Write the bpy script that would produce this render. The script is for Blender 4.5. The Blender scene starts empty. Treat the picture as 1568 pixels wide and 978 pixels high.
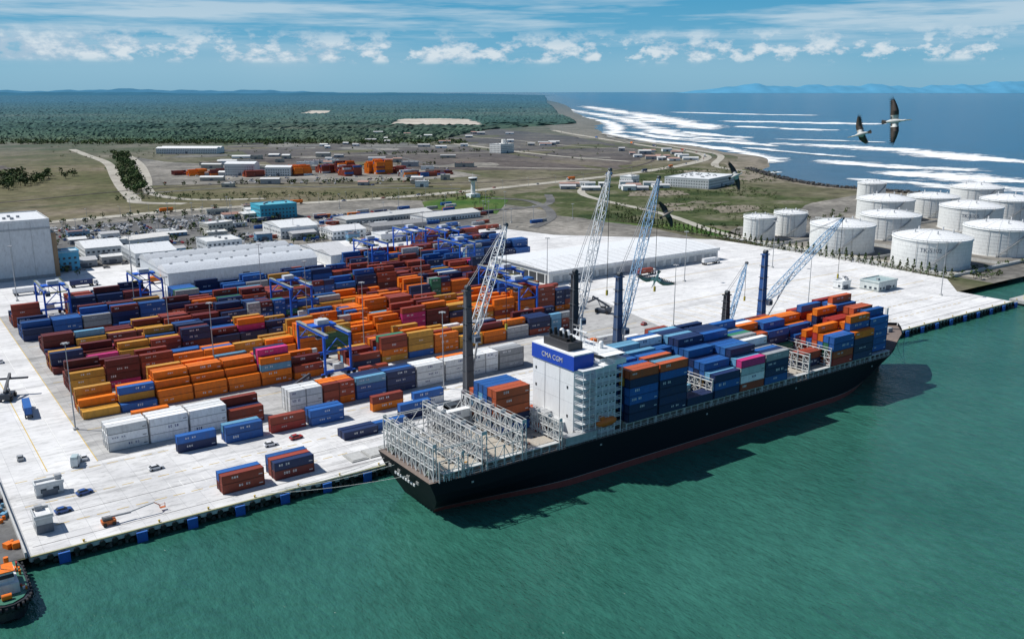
import bpy, math, random
from mathutils import Vector, Matrix
random.seed(7)
rnd=random.random; uni=random.uniform
C=bpy.context; coll=C.scene.collection

# ---------------------------------------------------------------- world frame
# X runs along the quay, Y runs inland, z=0 is the quay top, water at z=-3. metres.
FX,FY=.581,.814
def W(D,L): return (FX*D+FY*L, FY*D-FX*L)     # survey frame used for the hinterland
WATER=-3.0

# ---------------------------------------------------------------- materials
def newmat(n):
    m=bpy.data.materials.new(n); m.use_nodes=True; nt=m.node_tree
    return m,nt,nt.nodes['Principled BSDF']
def N(nt,t,**k):
    n=nt.nodes.new(t)
    for a,b in k.items(): setattr(n,a,b)
    return n
def mixc(nt,fac,a,b,mode='MIX'):
    n=N(nt,'ShaderNodeMix',data_type='RGBA',blend_type=mode)
    for i,x in ((0,fac),(6,a),(7,b)):
        if isinstance(x,bpy.types.NodeSocket): nt.links.new(x,n.inputs[i])
        elif i==0: n.inputs[0].default_value=x
        else: n.inputs[i].default_value=(x[0],x[1],x[2],1)
    return n.outputs[2]
def mathn(nt,op,a,b=0.0,clamp=False):
    n=N(nt,'ShaderNodeMath',operation=op,use_clamp=clamp)
    for i,x in ((0,a),(1,b)):
        if isinstance(x,bpy.types.NodeSocket): nt.links.new(x,n.inputs[i])
        else: n.inputs[i].default_value=x
    return n.outputs[0]
def noise(nt,vec,scale,detail=4,rough=.55,scl=None):
    if scl:
        mp=N(nt,'ShaderNodeMapping'); mp.inputs['Scale'].default_value=scl
        nt.links.new(vec,mp.inputs[0]); vec=mp.outputs[0]
    n=N(nt,'ShaderNodeTexNoise'); n.inputs['Scale'].default_value=scale
    n.inputs['Detail'].default_value=detail; n.inputs['Roughness'].default_value=rough
    nt.links.new(vec,n.inputs['Vector']); return n.outputs['Fac']
def ramp(nt,fac,stops,interp='LINEAR'):
    n=N(nt,'ShaderNodeValToRGB'); n.color_ramp.interpolation=interp
    e=n.color_ramp.elements
    while len(e)>1: e.remove(e[-1])
    for i,(p,c) in enumerate(stops):
        x=e[0] if i==0 else e.new(p)
        x.position=p; x.color=(c[0],c[1],c[2],1) if not isinstance(c,(int,float)) else (c,c,c,1)
    nt.links.new(fac,n.inputs[0]); return n.outputs[0]
def pos(nt): return N(nt,'ShaderNodeNewGeometry').outputs['Position']
def bump(nt,bs,h,strength,dist=1.0):
    b=N(nt,'ShaderNodeBump'); b.inputs['Strength'].default_value=strength; b.inputs['Distance'].default_value=dist
    nt.links.new(h,b.inputs['Height']); nt.links.new(b.outputs[0],bs.inputs['Normal'])
def haze(nt,col,start=1500,end=14000,hz=(.045,.12,.17),mx=.95):  # aerial haze painted into the base colour, bluer with distance from the origin
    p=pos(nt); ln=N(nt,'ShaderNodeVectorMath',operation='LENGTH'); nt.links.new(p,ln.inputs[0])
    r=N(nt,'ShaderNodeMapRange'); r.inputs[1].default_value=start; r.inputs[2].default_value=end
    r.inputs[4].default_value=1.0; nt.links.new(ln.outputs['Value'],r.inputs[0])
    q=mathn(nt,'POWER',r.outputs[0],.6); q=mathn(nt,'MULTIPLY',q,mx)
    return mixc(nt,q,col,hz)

def paint_mat(name,rough=.45,dirt=.35,metal=0.0,grime=(.2,.17,.15),spec=.4):
    m,nt,bs=newmat(name)
    a=N(nt,'ShaderNodeAttribute',attribute_name='Col'); p=pos(nt)
    n2=noise(nt,p,.9,4,.7,(1,1,.4))
    f=ramp(nt,n2,[(.35,1.12),(.7,.6)])
    c=mixc(nt,dirt,a.outputs['Color'],f,'MULTIPLY')
    d=ramp(nt,n2,[(.56,0),(.75,1)])
    d=mathn(nt,'MULTIPLY',d,dirt*.4)
    c=mixc(nt,d,c,grime)
    nt.links.new(c,bs.inputs['Base Color']); bs.inputs['Roughness'].default_value=rough; bs.inputs['Metallic'].default_value=metal
    bs.inputs['Specular IOR Level'].default_value=spec
    return m
PAINT=paint_mat('weathered_paint',.5,.42); CLEAN=paint_mat('clean_paint',.5,.18)
def ground_mat(name,a,b,c,scale,fine=.6,rough=.95,bmp=.2,hz=False,stretch=None):
    m,nt,bs=newmat(name); p=pos(nt)
    n1=noise(nt,p,scale,4,.64,stretch); n2=noise(nt,p,scale*11,4,.72)
    col=ramp(nt,n1,[(.36,a),(.5,b),(.66,c)])
    v=ramp(nt,n2,[(.3,.42),(.7,1.5)]); col=mixc(nt,fine,col,v,'MULTIPLY')
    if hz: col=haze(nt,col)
    nt.links.new(col,bs.inputs['Base Color']); bs.inputs['Roughness'].default_value=rough
    bs.inputs['Specular IOR Level'].default_value=.1
    return m
def concrete_mat(name,base,slab=(6,6),stain=.5,tint=(1,1,1)):
    m,nt,bs=newmat(name); p=pos(nt)
    br=N(nt,'ShaderNodeTexBrick',offset=0.0); nt.links.new(p,br.inputs['Vector'])
    br.inputs['Scale'].default_value=1.0; br.inputs['Brick Width'].default_value=slab[0]; br.inputs['Row Height'].default_value=slab[1]
    br.inputs['Mortar Size'].default_value=.06; br.inputs['Bias'].default_value=0
    b=base
    br.inputs['Color1'].default_value=(b*tint[0],b*tint[1],b*tint[2],1); br.inputs['Color2'].default_value=(b*.88*tint[0],b*.88*tint[1],b*.89*tint[2],1)
    br.inputs['Mortar'].default_value=(b*.7,b*.7,b*.7,1)
    n1=noise(nt,p,.03,5,.7); n2=noise(nt,p,.2,5,.75,(1,2.6,1)); n4=noise(nt,p,.06,4,.6,(.2,3.2,1))
    col=br.outputs['Color']
    col=mixc(nt,stain,col,ramp(nt,n1,[(.3,.6),(.6,1.1)]),'MULTIPLY')
    col=mixc(nt,stain,col,ramp(nt,n2,[(.33,.5),(.5,1.05)]),'MULTIPLY')
    col=mixc(nt,stain,col,ramp(nt,n4,[(.32,.5),(.46,1.0)]),'MULTIPLY')
    nt.links.new(col,bs.inputs['Base Color']); bs.inputs['Roughness'].default_value=.85; bs.inputs['Specular IOR Level'].default_value=.2
    return m

# ---------------------------------------------------------------- mesh builder
class MB:
    def __init__(s): s.v=[];s.f=[];s.c=[];s.m=[];s.sm=[]
    def add(s,vs,fs,col,mi=0,smooth=False):
        b=len(s.v); s.v.extend(vs)
        for f in fs:
            s.f.append(tuple(b+i for i in f)); s.c.append(col); s.m.append(mi); s.sm.append(smooth)
    BF=((0,3,2,1),(4,5,6,7),(0,1,5,4),(1,2,6,5),(2,3,7,6),(3,0,4,7))
    def bx(s,x0,y0,z0,x1,y1,z1,col,mi=0):
        s.add([(x0,y0,z0),(x1,y0,z0),(x1,y1,z0),(x0,y1,z0),(x0,y0,z1),(x1,y0,z1),(x1,y1,z1),(x0,y1,z1)],MB.BF,col,mi)
    def box(s,cx,cy,z0,sx,sy,h,col,rot=0,mi=0):
        c,sn=math.cos(rot),math.sin(rot);vs=[]
        for z in (z0,z0+h):
            for a,b in ((-1,-1),(1,-1),(1,1),(-1,1)):
                x=a*sx/2;y=b*sy/2; vs.append((cx+x*c-y*sn,cy+x*sn+y*c,z))
        s.add(vs,MB.BF,col,mi)
    def beam(s,p,q,w,col,h=None,mi=0):
        p=Vector(p);q=Vector(q);d=q-p
        if d.length<1e-6:return
        d.normalize(); up=Vector((0,0,1)) if abs(d.z)<.95 else Vector((1,0,0))
        a=d.cross(up).normalized(); b=a.cross(d).normalized(); h=h or w
        vs=[tuple(e+a*(i*w/2)+b*(j*h/2)) for e in (p,q) for i,j in ((-1,-1),(1,-1),(1,1),(-1,1))]
        s.add(vs,MB.BF,col,mi)
    def cyl(s,p,q,r1,r2,col,n=10,caps=True,mi=0,smooth=True):
        p=Vector(p);q=Vector(q);d=(q-p).normalized(); up=Vector((0,0,1)) if abs(d.z)<.95 else Vector((1,0,0))
        a=d.cross(up).normalized(); b=a.cross(d).normalized();vs=[]
        for e,r in ((p,r1),(q,r2)):
            for i in range(n):
                t=2*math.pi*i/n; vs.append(tuple(e+a*(r*math.cos(t))+b*(r*math.sin(t))))
        s.add(vs,[(i,(i+1)%n,n+(i+1)%n,n+i) for i in range(n)],col,mi,smooth)
        if caps: s.add(vs,[tuple(range(n-1,-1,-1)),tuple(range(n,2*n))],col,mi)
    def loft(s,rings,col,mi=0,smooth=True,caps=True):
        n=len(rings[0]);vs=[tuple(p) for r in rings for p in r];fs=[]
        for k in range(len(rings)-1):
            for i in range(n): fs.append((k*n+i,k*n+(i+1)%n,(k+1)*n+(i+1)%n,(k+1)*n+i))
        s.add(vs,fs,col,mi,smooth)
        if caps: s.add(vs,[tuple(range(n-1,-1,-1)),tuple(range((len(rings)-1)*n,len(rings)*n))],col,mi)
    def body(s,pts,col,n=8,mi=0):   # pts: (x,y,z,ry,rz) along x
        s.loft([[(x,y+ry*math.cos(2*math.pi*i/n),z+rz*math.sin(2*math.pi*i/n)) for i in range(n)] for x,y,z,ry,rz in pts],col,mi)
    def mesh(s,name,mats):
        me=bpy.data.meshes.new(name); me.from_pydata(s.v,[],s.f)
        for m in mats: me.materials.append(m)
        me.polygons.foreach_set('material_index',s.m); me.polygons.foreach_set('use_smooth',s.sm)
        at=me.color_attributes.new('Col','FLOAT_COLOR','CORNER'); buf=[]
        for f,c in zip(s.f,s.c): buf.extend((c[0],c[1],c[2],1.0)*len(f))
        at.data.foreach_set('color',buf); me.update(); return me
    def obj(s,name,mats=None,parent=None,loc=None,rot=None):
        me=s.mesh(name,mats or [PAINT]); return link(name,me,parent,loc,rot)
def link(name,me,parent=None,loc=None,rot=None):
    o=bpy.data.objects.new(name,me); coll.objects.link(o)
    if parent: o.parent=parent
    if loc: o.location=loc
    if rot is not None: o.rotation_euler=rot
    return o
def empty(name,loc=(0,0,0)):
    o=bpy.data.objects.new(name,None); coll.objects.link(o); o.location=loc; o.empty_display_size=1; return o
def patch(name,pts,z,mat,wob=0):
    a=sum(pts[i][0]*pts[(i+1)%len(pts)][1]-pts[(i+1)%len(pts)][0]*pts[i][1] for i in range(len(pts)))
    if a<0: pts=pts[::-1]
    if wob:
        o=[]; n=len(pts)
        for i in range(n):
            (xa,ya),(xb,yb)=pts[i],pts[(i+1)%n]; k=max(2,min(14,int(math.hypot(xb-xa,yb-ya)/(wob*2.5))))
            for j in range(k): t=j/k; o.append((xa+(xb-xa)*t+uni(-wob,wob),ya+(yb-ya)*t+uni(-wob,wob)))
        pts=o
    me=bpy.data.meshes.new(name); me.from_pydata([(x,y,z) for x,y in pts],[],[tuple(range(len(pts)))]); me.materials.append(mat)
    return link(name,me)
def smoothline(pts,k=6):
    out=[];n=len(pts)
    for i in range(n-1):
        p0=pts[max(i-1,0)];p1=pts[i];p2=pts[i+1];p3=pts[min(i+2,n-1)]
        for j in range(k):
            t=j/k
            out.append(tuple(.5*((2*p1[c])+(-p0[c]+p2[c])*t+(2*p0[c]-5*p1[c]+4*p2[c]-p3[c])*t*t+(-p0[c]+3*p1[c]-3*p2[c]+p3[c])*t**3) for c in (0,1)))
    out.append(tuple(pts[-1])); return out
def offs(pts,i):
    a=pts[max(i-1,0)];b=pts[min(i+1,len(pts)-1)];dx,dy=b[0]-a[0],b[1]-a[1];l=math.hypot(dx,dy) or 1
    return -dy/l,dx/l
def ribbon(name,pts,w,z,mat,sm=True,wf=None,uv=False):
    if sm: pts=smoothline(pts)
    vs=[];fs=[]
    for i,p in enumerate(pts):
        nx,ny=offs(pts,i); ww=w*(wf(i/(len(pts)-1)) if wf else 1)/2
        vs+=[(p[0]-nx*ww,p[1]-ny*ww,z),(p[0]+nx*ww,p[1]+ny*ww,z)]
        if i: b=2*i; fs.append((b-2,b,b+1,b-1))
    me=bpy.data.meshes.new(name); me.from_pydata(vs,[],fs); me.materials.append(mat)
    if uv:
        u=me.uv_layers.new(name='UVMap')
        for poly in me.polygons:
            for li in poly.loop_indices:
                vi=me.loops[li].vertex_index; u.data[li].uv=((vi//2)/(len(pts)-1),vi%2)
    me.flip_normals() if me.polygons[0].normal.z<0 else None
    return link(name,me)

# ---------------------------------------------------------------- colours
ORANGE=(.80,.18,.006);YEL=(.56,.28,.04);MAR=(.14,.022,.02);BRN=(.29,.05,.025);NAVY=(.014,.03,.10);BLUE=(.02,.11,.36)
LBLUE=(.14,.34,.50);WHITE=(.78,.79,.78);GREY=(.35,.36,.37);MAG=(.6,.04,.2);GRN=(.04,.2,.11);DRED=(.38,.035,.025);STEEL=(.52,.53,.52)
BLACK=(.015,.015,.017);CRB=(.012,.11,.55);DK=(.03,.04,.05)

# ---------------------------------------------------------------- ground and water
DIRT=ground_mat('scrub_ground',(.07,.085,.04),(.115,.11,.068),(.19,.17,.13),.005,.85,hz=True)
coast=[(965,451),(943,623),(937,672),(967,753),(1051,878),(1274,1051),(1326,1187),(1434,1375),(1458,1585),(1607,1888),(1950,2350),(2318,2744),(2906,3591),(5562,7077),(9000,12000)]
cs=smoothline(coast,5)
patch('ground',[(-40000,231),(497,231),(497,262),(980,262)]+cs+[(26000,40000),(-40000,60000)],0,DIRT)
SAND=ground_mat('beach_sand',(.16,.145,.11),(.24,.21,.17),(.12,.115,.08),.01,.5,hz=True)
vs=[];fs=[]
for i,p in enumerate(cs):
    nx,ny=offs(cs,i); k=1+min(1.6,max(0,(i-36)*.1)); wd=(14 if i<16 else 40*k)*uni(.8,1.2)
    vs+=[(p[0]+nx*wd,p[1]+ny*wd,.06),(p[0],p[1],.06),(p[0]-nx*wd*.6,p[1]-ny*wd*.6,-3.4)]
    if i: b=3*i; fs+=[(b-3,b-2,b+1,b),(b-2,b-1,b+2,b+1)]
me=bpy.data.meshes.new('beach'); me.from_pydata(vs,[],fs); me.materials.append(SAND); link('beach',me)

m,nt,bs=newmat('sea_water'); p=pos(nt)
sep=N(nt,'ShaderNodeSeparateXYZ'); nt.links.new(p,sep.inputs[0])
s=mathn(nt,'ADD',sep.outputs[0],sep.outputs[1])
r=N(nt,'ShaderNodeMapRange'); r.inputs[1].default_value=900; r.inputs[2].default_value=1400; nt.links.new(s,r.inputs[0])
nb=noise(nt,p,.012,3,.6); ns=noise(nt,p,.004,4,.7); nr=noise(nt,p,.5,3,.7,(1,.4,1))
harb=mixc(nt,ramp(nt,nb,[(.35,0),(.65,1)]),(.020,.098,.072),(.030,.128,.096))
harb=mixc(nt,.5,harb,ramp(nt,nr,[(.3,.6),(.7,1.4)]),'MULTIPLY')
dd=mathn(nt,'SUBTRACT',mathn(nt,'MULTIPLY',sep.outputs[0],.8),mathn(nt,'MULTIPLY',sep.outputs[1],.6))
r2=N(nt,'ShaderNodeMapRange'); r2.inputs[1].default_value=100; r2.inputs[2].default_value=900; nt.links.new(dd,r2.inputs[0])
sea=mixc(nt,mathn(nt,'ADD',r2.outputs[0],mathn(nt,'SUBTRACT',ns,.5),True),(.055,.07,.10),(.003,.075,.165))
n5=noise(nt,p,.02,3,.7); sea=mixc(nt,.6,sea,ramp(nt,n5,[(.3,.6),(.7,1.4)]),'MULTIPLY')
col=mixc(nt,r.outputs[0],harb,sea)
nt.links.new(col,bs.inputs['Base Color']); bs.inputs['Roughness'].default_value=.18; bs.inputs['Specular IOR Level'].default_value=.32
w1=noise(nt,p,.7,3,.65,(1.0,.42,1)); w2=noise(nt,p,.09,2,.6,(1,.5,1))
h=mathn(nt,'ADD',mathn(nt,'MULTIPLY',w1,.6),mathn(nt,'MULTIPLY',w2,1.0))
bump(nt,bs,h,.95,1.0)
SEA=m
me=bpy.data.meshes.new('water'); S=90000
me.from_pydata([(-S,-3000,WATER),(S,-3000,WATER),(S,S,WATER),(-S,S,WATER)],[],[(0,1,2,3)]); me.materials.append(SEA); link('water',me)

# foam breakers
m,nt,bs=newmat('surf_foam'); p=pos(nt)
uvn=N(nt,'ShaderNodeUVMap'); su=N(nt,'ShaderNodeSeparateXYZ'); nt.links.new(uvn.outputs[0],su.inputs[0])
e=mathn(nt,'ABSOLUTE',mathn(nt,'SUBTRACT',su.outputs[1],.5)); e=mathn(nt,'MULTIPLY',e,2.0)
eu=mathn(nt,'MULTIPLY',mathn(nt,'ABSOLUTE',mathn(nt,'SUBTRACT',su.outputs[0],.5)),2.0); eu=mathn(nt,'POWER',eu,6)
n1=noise(nt,p,.006,3,.6); n2=noise(nt,p,.022,5,.75)
t=mathn(nt,'ADD',mathn(nt,'MULTIPLY',n1,3.0),mathn(nt,'MULTIPLY',n2,3.0))
t=mathn(nt,'SUBTRACT',t,mathn(nt,'ADD',mathn(nt,'MULTIPLY',e,1.1),mathn(nt,'MULTIPLY',eu,.8)))
al=ramp(nt,mathn(nt,'SUBTRACT',t,2.15),[(.0,0),(.6,1)])
nt.links.new(al,bs.inputs['Alpha']); bs.inputs['Base Color'].default_value=(.8,.82,.82,1); bs.inputs['Roughness'].default_value=.9
FOAM=m
fz=[0]
def foam(pts,w): fz[0]+=1; ribbon('surf_foam',[W(*q) for q in pts],w,WATER+.2+.03*fz[0],FOAM,True,None,True)
foam([(2060,560),(1960,700),(1790,765),(1640,801),(1500,850),(1400,900)],170)
foam([(1350,590),(1260,600),(1180,640),(1130,720)],210); foam([(1150,500),(1110,570),(1060,640)],140)
foam([(1220,440),(1170,500),(1120,540)],70); foam([(1560,520),(1460,560),(1400,600),(1330,700)],120)
foam([(3650,800),(3500,1000),(3300,1330)],260); foam([(3100,760),(2900,850),(2750,1000)],150)
foam([(4600,300),(3650,360),(2900,330),(2500,270),(2200,320),(1980,400),(1780,440),(1600,440),(1380,365)],90)
foam([(6500,330),(4700,430),(3650,470),(2950,440),(2600,430),(2350,470),(2150,560)],150)
foam([(7500,560),(5200,620),(4100,640),(3300,620),(2800,600)],240)
foam([(2450,380),(2250,430),(2080,520),(1950,560)],85); foam([(4300,540),(3800,560),(3400,560)],150)
foam([(2650,330),(2500,360),(2300,380),(2100,450)],60); foam([(2700,500),(2450,520),(2300,600)],95)
foam([(1000,290),(1080,300),(1180,315)],14); foam([(1330,385),(1250,340),(1180,330)],30)
foam([(2250,640),(2180,760),(2100,850)],60); foam([(5200,900),(4700,1200),(4500,1500)],200); foam([(1900,480),(1750,540),(1620,600)],60)

CONC=concrete_mat('quay_concrete',.66,(6,5),.55,(1,.995,.98)); APRON=concrete_mat('yard_concrete',.70,(8,8),.45,(1,.995,.98))
YARD=concrete_mat('yard_paving',.44,(5,5),.65,(1,.99,.96)); ASPH=ground_mat('asphalt',(.09,.09,.09),(.13,.13,.13),(.18,.18,.17),.03,.5)
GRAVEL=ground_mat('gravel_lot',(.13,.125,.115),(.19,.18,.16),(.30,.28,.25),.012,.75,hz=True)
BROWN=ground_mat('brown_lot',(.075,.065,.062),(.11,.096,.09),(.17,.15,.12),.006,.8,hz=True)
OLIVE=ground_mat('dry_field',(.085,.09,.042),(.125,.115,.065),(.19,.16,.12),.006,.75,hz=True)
GRASS=ground_mat('grass',(.04,.10,.02),(.07,.12,.03),(.12,.14,.05),.015,.6)
MARSH=ground_mat('marsh_scrub',(.03,.05,.018),(.07,.085,.035),(.18,.165,.12),.014,.9)
PALE=ground_mat('pale_road',(.30,.28,.24),(.38,.36,.31),(.42,.40,.35),.02,.4)
FARSAND=ground_mat('bare_sand',(.42,.38,.33),(.5,.46,.4),(.36,.32,.27),.004,.4)
patch('industrial_ground',[(-60,560),(30,560),(300,560),(420,560),(520,480),(545,640),(520,760),(440,860),(270,890),(60,850),(-200,800),(-200,560)],.03,GRAVEL)
patch('port_pavement',[(21,231),(497,231),(497,262),(527,285),(536,365),(527,470),(440,560),(420,640),(60,620),(-150,600),(-150,420),(21,420)],.06,APRON)
patch('quay_apron_pavement',[(21,231.01),(300,231.01),(300,283),(21,283)],.09,CONC)
patch('dock_pavement',[(-150,231.5),(20.4,231.5),(20.4,420),(-150,420)],.09,ASPH)
patch('yard_pavement',[(47,285),(300,285),(318,360),(318,540),(240,545),(236,512),(110,528),(47,510)],.10,YARD)
patch('car_park',[(110,650),(180,645),(255,700),(285,770),(240,850),(140,830),(95,740)],.09,ASPH)
patch('car_park',[(300,680),(420,640),(470,700),(420,800),(320,740)],.10,ASPH)
patch('dry_field',[W(*q) for q in [(1700,-1000),(1790,-847),(1535,-683),(1055,-455),(940,-395),(850,-560),(1100,-900)]],.05,OLIVE,6)
patch('brown_lot',[W(*q) for q in [(1900,-585),(2060,-266),(1970,-130),(1320,135),(1320,-78),(1360,-347)]],.05,BROWN,5)
patch('brown_lot',[W(*q) for q in [(2160,-188),(2800,-47),(2320,156),(1850,240),(1700,262),(1330,150),(1990,-118)]],.06,BROWN,8)
patch('container_depot_ground',[W(*q) for q in [(1095,-450),(1170,-120),(1230,-40),(1330,-95),(1370,-360),(1480,-560),(1620,-680)]],.08,GRAVEL)
patch('marsh',[W(*q) for q in [(1000,0),(1180,120),(1400,285),(1330,325),(1150,300),(1060,230),(960,330),(760,205),(770,118),(826,40)]],.07,MARSH,8)
for a_ in range(26):
    D=uni(850,1330); L=(D-780)*.28+70+uni(0,1)*130; r0=uni(8,26); x,y=W(D,L)
    patch('bare_sand_patch' if a_%2 else 'wet_hollow',[(x+r0*uni(.5,1.3)*math.cos(k*.63)*1.6,y+r0*uni(.5,1.3)*math.sin(k*.63)) for k in range(10)],.09+.004*a_,SAND if a_%2 else MARSH)
for a_ in range(44): # worn openings and puddled hollows on the cleared lots
    D=uni(1380,2350); L=D*uni(-.36,.10); r0=uni(14,60); x,y=W(D,L)
    patch('bare_ground' if a_%3 else 'dry_grass',[(x+r0*uni(.6,1.2)*math.cos(k*.52)*1.5,y+r0*uni(.6,1.2)*math.sin(k*.52)) for k in range(12)],.085+.003*a_,[OLIVE,GRAVEL,BROWN][a_%3])
patch('lawn',[(466,812),(540,838),(560,800),(545,770),(475,690),(440,760)],.11,GRASS)
patch('roadside_grass',[(520,640),(620,760),(590,560),(560,470),(540,480)],.05,GRASS,4)
patch('roadside_grass',[W(*q) for q in [(870,-470),(960,-390),(1060,-400),(1110,-50),(1010,-20),(930,-190),(880,-290),(815,-380),(760,-450)]],.06,OLIVE,4)
patch('tank_farm_ground',[(537,262),(960,262),(940,600),(700,560),(545,480),(540,360)],.05,GRAVEL)
SP1=[W(*q) for q in [(3150,-420),(3000,-60),(3750,-170),(3900,-300),(3800,-460)]]; SP2=[W(*q) for q in [(4700,-1080),(4700,-950),(5450,-1040),(5450,-1180)]]
patch('bare_sand_patch',SP1,.4,FARSAND,20); patch('bare_sand_patch',SP2,.4,FARSAND,25)
patch('salt_pan',[W(*q) for q in [(1500,-1100),(1420,-800),(1330,-720),(1290,-900)]],.08,BROWN,8)
hw=[(2700,120),(2500,151),(2200,215),(1890,286),(1720,335),(1580,335),(1430,275),(1250,154),(1095,12),(990,-100),(925,-200),(870,-300),(800,-380),(700,-480)]
ribbon('road',[W(*q) for q in hw],17,.35,PALE)
for i,(w_,pt,mt) in enumerate([(14,[(1800,-860),(1640,-760),(1450,-640),(1200,-520),(1060,-452),(960,-400),(925,-380),(915,-330)],PALE),(12,[(1720,-730),(1450,-590),(1200,-480),(1050,-420),(990,-385),(950,-330),(960,-260)],PALE),
 (7,[(1060,-60),(1080,-300),(1000,-420)],ASPH),(9,[(1330,130),(1380,-90),(1400,-350),(1480,-500)],PALE),(12,[(2000,-130),(1640,60),(1480,190)],PALE),(8,[(1950,-320),(1600,-200),(1390,-110)],ASPH),(9,[(1900,-585),(2080,-266),(1990,-120),(1700,20)],PALE),
 (12,[(2500,240),(2100,300),(1850,340),(1640,370),(1400,310),(1300,330)],PALE),(9,[(780,-330),(820,-200),(850,-60),(900,30),(1000,40)],ASPH),(7,[(1560,-420),(1640,-250),(1700,-60),(1800,90)],PALE),(7,[(2330,-120),(2150,0),(1900,130),(1800,240)],PALE),(6,[(1180,-440),(1200,-280),(1190,-100)],PALE)]):
    ribbon('road',[W(*q) for q in pt],w_,.24+.006*i,mt)
ribbon('road',[(545,270),(548,360),(552,480),(600,600),(640,760),(720,850)],9,.33,PALE)
ribbon('road',[(540,800),(560,760),(540,700),(500,640),(450,600)],9,.34,ASPH)
ribbon('road',[W(*q) for q in [(2900,-1420),(2350,-1170),(2100,-1080)]],24,.4,PALE)
ribbon('railway',[W(*q) for q in [(2300,230),(1850,262),(1500,230),(1250,100),(1130,-60),(1120,-300),(1060,-420),(800,-600)]],5,.36,BROWN)

# painted ground markings
YELP=paint_mat('yellow_marking',.7,.6)
mk=MB(); YC=(.62,.42,.06);WC=(.74,.74,.72)
def line(x0,y0,x1,y1,z,c): mk.add([(x0,y0,z),(x1,y0,z),(x1,y1,z),(x0,y1,z)],[(0,1,2,3)],c)
for y in (246,262,281):
    for i in range(0,90):
        x=24+i*5
        if x<470 and (y!=246 or x<110 or x>350): line(x,y,x+3.2,y+.3,.125,YC)
for x in (33,40,47): line(x,285,x+.25,520,.125,YC if x!=40 else WC)
for yb in (315,346,377,408,439,470): line(50,yb,300,yb+.3,.125,YC)
for i in range(26):
    x=300+i*8; line(x,300,x+.25,322,.085,YC); line(x,345,x+.25,372,.085,WC)
for y in (290,335,385): line(290,y,510,y+.35,.085,YC)
for i in range(22): line(60+i*3.2,250,60.2+i*3.2,256,.125,WC)
for y in (236,252): line(22,y,496,y+.18,.13,(.14,.13,.12))
mk.obj('pavement_markings',[YELP])

# quay wall
q=MB(); LC=(.5,.5,.49)
q.bx(20.6,230.6,-1.1,497.4,231.2,.02,LC); q.bx(20.6,230.5,.0,497.4,231.1,.28,(.38,.36,.2))
q.bx(21,233,-6,497,234,-1.1,(.03,.03,.03))
q.bx(20.4,231,-1.1,21,420,.25,LC); q.bx(496.8,231,-3.5,497.4,262,.1,LC)
for i in range(120):
    x=23+i*4; q.cyl((x,231.8,-6),(x,231.8,-1.1),.45,.45,(.16,.15,.14),8,False)
for i in range(159):
    x=22+i*3
    q.cyl((x,230.1,-.9),(x,230.62,-.9),.75,.75,BLACK,10)
    q.cyl((x+1,230.15,-2.0),(x+1,230.62,-2.0),.6,.6,BLACK,8)
q.obj('quay_wall')
for i in range(38):
    x=33.5+12.9*i if i else 28
    f=MB(); f.bx(x-1.3,229.4,-3.3,x+1.3,229.9,-.4,(.02,.1,.42)); f.bx(x-1.0,229.9,-2.6,x+1.0,230.6,-1.0,BLACK); f.bx(x-1.35,229.35,-.42,x+1.35,229.95,-.25,(.05,.16,.5))
    f.obj('quay_fender')
    b=MB(); b.cyl((x+5,231.9,.1),(x+5,231.9,.55),.22,.2,(.5,.35,.05),8); b.cyl((x+5,231.9,.55),(x+5,231.9,.75),.36,.3,(.5,.35,.05),8); b.obj('mooring_bollard')

# ---------------------------------------------------------------- containers
def cont(mb,x,y,z,L=12.19,col=BLUE,h=2.72,w=2.44,logo=None,axis='x'):
    k=uni(.75,1.18); c=(min(col[0]*k,.85),min(col[1]*k,.85),min(col[2]*k,.85)); d=tuple(a*.5 for a in c); s=.16;I=.08
    def B(x0,y0,z0,x1,y1,z1,cc):
        mb.bx(x+x0,y+y0,z+z0,x+x1,y+y1,z+z1,cc)
    B(I,I,.1,L-I,w-I,h-.06,c)
    for a in (0,L-s):
        for b in (0,w-s): B(a,b,0,a+s,b+s,h,d)
    for b in (0,w-.12): B(s,b,h-.2,L-s,b+.12,h-.03,c); B(s,b,.0,L-s,b+.12,.16,d)
    B(0,s,h-.2,.1,w-s,h-.03,c)
    for b in (.5,.95,1.4,1.85): B(.03,b,.2,.07,b+.06,h-.25,tuple(min(a*1.5+.06,.9) for a in c))
    if logo is None: logo=rnd()<.55
    if logo:
        lum=c[0]*.3+c[1]*.6+c[2]*.1; lc=(.7,.7,.7) if lum<.4 else (.06,.08,.2)
        n=random.choice((3,5,6)); u0=uni(1,L*.5) if L>8 else 1.0; lw=.55 if L>8 else .4; hh=uni(.4,.8)
        for i in range(n):
            if i==n//2 and n>4: continue
            a=u0+i*lw*1.25; B(a,.045,h*.5,a+lw*.75,.07,h*.5+hh,lc); 
            if rnd()<.6: B(a+lw*.2,.04,h*.5+hh*.3,a+lw*.55,.045,h*.5+hh*.7,c)
    if rnd()<.5: B(L-1.6,.045,h*.3,L-.5,.07,h*.3+.25,(.7,.7,.7) if sum(c)<1.2 else (.1,.1,.1))
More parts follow.
